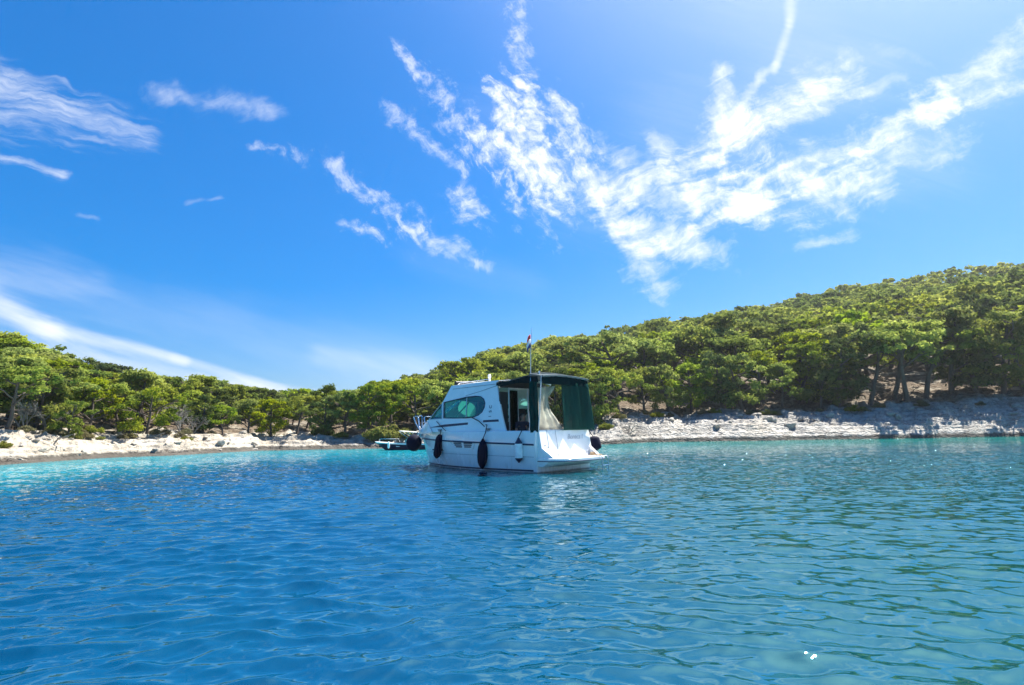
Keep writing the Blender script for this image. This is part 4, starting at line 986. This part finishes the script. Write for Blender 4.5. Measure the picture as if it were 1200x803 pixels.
# fenders, hung from the boat: things of their own
def fender(name, top, bot, r, m_, lab, kind='cyl', line=None, tip=None):
    top, bot = Vector(top), Vector(bot); L = (bot - top).length; ax = (bot - top).normalized()
    R_ = empty(name, bw(bot)); R_.rotation_euler = (0, 0, math.radians(90) + BT_)
    o = top - bot
    if kind == 'cyl': pr = [(.03, 0), (r * .55, L * .04), (r * .92, L * .14), (r, L * .22), (r, L * .80), (r * .9, L * .88), (r * .5, L * .96), (.03, L)]
    elif kind == 'taper': pr = [(.03, 0), (r * .35, L * .06), (r * .6, L * .13), (r * .9, L * .28), (r, L * .42), (r, L * .62), (r * .88, L * .78), (r * .6, L * .9), (.035, L)]
    else: pr = [(.02 + r * math.sin(PI * i / 12), L * (1 - math.cos(PI * i / 12)) / 2) for i in range(13)]
    if tip:
        z0 = .23; body = MB(); body.lathe([(r, L * z0), (r * 1.01, L * .5), (r, L * .80)], o, ax, 18); body.build('fender_body', m_, R_)
        t_ = MB(); t_.lathe([(r * .99, L * .802), (r * .8, L * .88), (r * .35, L * .96), (.02, L)], o, ax, 18); t_.lathe([(.03, 0), (r * .45, L * .08), (r * .85, L * .18), (r * .99, L * .228)], o, ax, 18); t_.build('fender_end', tip, R_)
    else: b_ = MB(); b_.lathe(pr, o, ax, 18); b_.build('fender_body', m_, R_)
    if line:
        l_ = MB(); l_.tube([o] + [Vector(p) - bot for p in line], .014, 6); l_.build('fender_rope', ROPE, R_)
    tag(R_, lab, 'fender', 'fenders hung round the white boat'); return R_
fender('ball_fender', (7.02, .42, 1.16), (7.10, .42, .52), .28, FNAVY, 'round navy ball fender hanging at the white boat\'s bow', 'ball', [(6.98, .26, 1.27)])
f2 = hside(4.55, .9, .15); f2b = hside(4.85, .45, .17)
fender('hull_fender', (4.46, f2.y, 1.16), (4.86, f2b.y + .05, .33), .135, FNAVY, 'navy cylinder fender tilted on the hull near the bow, first behind the ball', 'cyl', [(4.44, 1.26, 1.30)])
fender('hull_fender', (2.06, 1.52, 1.02), (2.18, 1.46, .07), .165, FNAVY, 'long tapered navy fender hanging amidships below the cabin window', 'taper', [(2.05, 1.42, 1.20), (2.10, 1.30, 1.45), (2.2, wy(1.5) + .11, 1.46)])
fender('hull_fender', (.55, 1.50, 1.04), (.58, 1.46, .30), .12, FWHITE, 'white fender with black ends hanging by the cockpit', 'cyl', [(.52, 1.38, 1.25), (.50, 1.24, 1.30)], NAVY)
fender('stern_fender', (-.02, -1.53, 1.02), (-.12, -1.55, .55), .20, FNAVY, 'dark fender at the far starboard corner of the white boat\'s stern', 'cyl', [(0, -1.3, 1.24)])

# ------------------------------------------------------------------ person in the cockpit
def skin_obj(name, joints, bones, m_, parent, sub=2, root=0):
    me = bpy.data.meshes.new(name); me.from_pydata([j[:3] for j in joints], bones, []); o = link(name, me, parent)
    md = o.modifiers.new('skin', 'SKIN'); sv = me.skin_vertices[0].data
    for i, j in enumerate(joints): rr_ = j[3]; sv[i].radius = (rr_ if not isinstance(rr_, tuple) else rr_[0], rr_ if not isinstance(rr_, tuple) else rr_[1]); sv[i].use_root = (i == root)
    md.use_smooth_shade = True
    sb = o.modifiers.new('smooth', 'SUBSURF'); sb.levels = sub; sb.render_levels = sub
    me.materials.append(m_); return o
PR = empty('person', bw((1.30, .48, .95)), math.radians(90) + BT_ + math.radians(150))     # seated, facing aft and to port
tag(PR, 'person in a dark shirt sitting in the white boat\'s shaded cockpit', 'person')
J = [(0, 0, .08, (.15, .12)), (.01, 0, .26, (.145, .11)), (.03, 0, .44, (.165, .115)), (.04, 0, .54, (.12, .09)), (.055, 0, .61, (.052, .052)), (.075, 0, .665, (.06, .065)), (.085, 0, .75, (.078, .092)), (.085, 0, .83, (.06, .07)),
     (.03, .19, .52, .055), (.10, .27, .27, .043), (.30, .24, .28, .034), (.38, .22, .30, .022),
     (.03, -.19, .52, .055), (.07, -.25, .25, .043), (.25, -.16, .14, .034), (.33, -.13, .12, .022),
     (.08, .10, .06, .10), (.44, .13, .07, .068), (.46, .13, -.36, .04), (.44, .13, -.44, .042), (.58, .14, -.46, .03),
     (.08, -.10, .06, .10), (.44, -.13, .07, .068), (.46, -.13, -.36, .04), (.44, -.13, -.44, .042), (.58, -.14, -.46, .03)]
Bn = [(0, 1), (1, 2), (2, 3), (3, 4), (4, 5), (5, 6), (6, 7), (3, 8), (8, 9), (9, 10), (10, 11), (3, 12), (12, 13), (13, 14), (14, 15), (0, 16), (16, 17), (17, 18), (18, 19), (19, 20), (0, 21), (21, 22), (22, 23), (23, 24), (24, 25)]
for base_i, sgn, up in ((11, 1, 1), (15, -1, 1)):
    bx_, by_, bz_ = J[base_i][:3]
    for fi, (dy_, l1) in enumerate(((-.032, .075), (-.011, .085), (.011, .08), (.030, .065))):
        n0 = len(J); J += [(bx_ + .035, by_ + dy_, bz_ + .004, .010), (bx_ + .035 + l1 * .6, by_ + dy_ * 1.15, bz_ - .008, .0085), (bx_ + .035 + l1, by_ + dy_ * 1.2, bz_ - .035, .007)]; Bn += [(base_i, n0), (n0, n0 + 1), (n0 + 1, n0 + 2)]
    n0 = len(J); J += [(bx_ + .01, by_ - sgn * .04, bz_, .010), (bx_ + .05, by_ - sgn * .062, bz_ - .01, .009)]; Bn += [(base_i, n0), (n0, n0 + 1)]
body = skin_obj('body', J, Bn, SKIN, PR)
skin_obj('shirt', [(0, 0, .05, (.165, .135)), (.01, 0, .26, (.162, .128)), (.03, 0, .44, (.182, .132)), (.04, 0, .54, (.13, .10)), (.045, 0, .575, (.07, .07)), (.03, .19, .52, .07), (.075, .24, .36, .062), (.03, -.19, .52, .07), (.055, -.23, .36, .062)],
         [(0, 1), (1, 2), (2, 3), (3, 4), (3, 5), (5, 6), (3, 7), (7, 8)], SHIRT, PR)
skin_obj('trousers', [(0, 0, .07, (.17, .14)), (.08, .10, .06, .115), (.44, .13, .07, .083), (.46, .13, -.30, .06), (.08, -.10, .06, .115), (.44, -.13, .07, .083), (.46, -.13, -.30, .06)], [(0, 1), (1, 2), (2, 3), (0, 4), (4, 5), (5, 6)], SHIRT, PR)
mb = MB(); mb.lathe([(.01 + .094 * math.sin(PI * .62 * i / 8), .098 * (1 - math.cos(PI * .62 * i / 8))) for i in range(9)], (.06, 0, .875), (-.25, 0, -1), 16); mb.build('hair', HAIR, PR)
mb = MB(); mb.tube([(.155, 0, .775), (.178, 0, .735), (.165, 0, .728)], [.010, .015, .008], 8); mb.build('nose', SKIN, PR)
mb = MB()
for y in (-.032, .032): mb.lathe([(.002, 0), (.011, .006), (.002, .012)], (.158, y, .772), (1, 0, 0), 8)
mb.build('eyes', BLACK, PR)
mb = MB()
for y in (-.08, .08): mb.lathe([(.005, -.012), (.026, 0), (.005, .012)], (.075, y, .755), (0, 1, 0), 10)
mb.build('ears', SKIN, PR)
mb = MB(); mb.tube([(.155, -.022, .695), (.163, 0, .692), (.155, .022, .695)], .005, 6); mb.build('mouth', RED, PR)

# ------------------------------------------------------------------ the moored navy boat
c = onz(478, 527)
SB = empty('motorboat', c, math.radians(180)); SB.scale = (.88, .88, .78); tag(SB, 'small navy and white motorboat with a pale folding canopy moored by the shore', 'boat')
def sb_pt(k, s, side):
    L_ = 5.0; xe = (3.7, 4.35, 5.0, 5.15)[k]; b_ = (.0, .80, .98, .96)[k] * (1 - max(0, (s - .35) / .65) ** 2.1); z_ = (-.25, .02, .42 + .20 * s * s, .50 + .24 * s * s)[k]
    return Vector((xe * s - 2.5, side * b_, z_))
ss = np.linspace(0, 1, 22)
mb = MB()
for side in (1, -1): mb.grid([[sb_pt(k, s, side) for k in range(3)] for s in ss])
mb.grid([[sb_pt(k, 0, 1) for k in range(3)], [sb_pt(k, 0, -1) for k in range(3)]]); mb.build('hull', NAVYHULL, SB)
mb = MB()
for side in (1, -1): mb.grid([[sb_pt(2, s, side), sb_pt(3, s, side), Vector((sb_pt(3, s, side).x, sb_pt(3, s, side).y * .8, sb_pt(3, s, side).z + .02))] for s in ss])
mb.grid([[Vector((sb_pt(3, s, 1).x, sb_pt(3, s, 1).y * t * .82, sb_pt(3, s, 1).z + .05 * (1 - t * t))) for t in np.linspace(-1, 1, 7)] for s in ss[10:]]); mb.box((-2.45, 0, .5), (.08, 1.7, .25)); mb.box((-.8, 0, .32), (3.2, 1.5, .05))
mb.build('deck', GEL, SB)
mb = MB(); mb.box((-1.9, 0, .62), (.5, 1.3, .35)); mb.box((-.1, .3, .65), (.5, .5, .55)); mb.build('seat', PALECLOTH, SB)
mb = MB(); mb.grid([[Vector((.25 + .25 * (1 - v * v), .75 * v, .72)) for v in np.linspace(-1, 1, 9)], [Vector((-.05 + .2 * (1 - v * v), .68 * v, 1.02)) for v in np.linspace(-1, 1, 9)]]); mb.build('windscreen', GLASS, SB, solid=.01)
mb = MB(); mb.grid([[Vector((x, y, 1.52 + .10 * (x + .7) + .06 * (1 - (y / .8) ** 2))) for y in np.linspace(-.8, .8, 7)] for x in np.linspace(.9 - .3, -1.9, 7)][::-1]); mb.build('canopy', PALECLOTH, SB, solid=.03)
mb = MB()
for y in (.82, -.82):
    for x0, x1, z1 in ((-.7, .55, 1.64), (-.9, -.1, 1.58), (-.9, -1.2, 1.48), (-1.6, -1.85, 1.42), (-.2, -1.8, 1.42)): mb.tube([(x0, y, .66), (x1, y * .97, z1 - .03)], .016, 6)
mb.tube([(2.3, .12, .75), (2.2, .25, 1.0), (.9, .78, .98), (.8, .8, .70)], .014, 6); mb.tube([(2.3, -.12, .75), (2.2, -.25, 1.0), (.9, -.78, .98), (.8, -.8, .70)], .014, 6)
mb.build('canopy_frame', STEEL, SB)
mb = MB(); mb.box((-2.68, 0, .75), (.28, .34, .42)); mb.tube([(-2.66, 0, .6), (-2.7, 0, -.3)], [.09, .06], 8); mb.build('outboard_motor', BLACK, SB)
cf = MB(); cf.lathe([(.02, 0), (.07, .05), (.08, .15), (.08, .36), (.06, .44), (.02, .5)], (0, 0, 0), n=12)
f_ = cf.build('small_fender', FWHITE); f_.location = c + Vector((-1.15, -1.0, .12)); tag(f_, 'thin white fender on the side of the moored navy boat', 'fender')
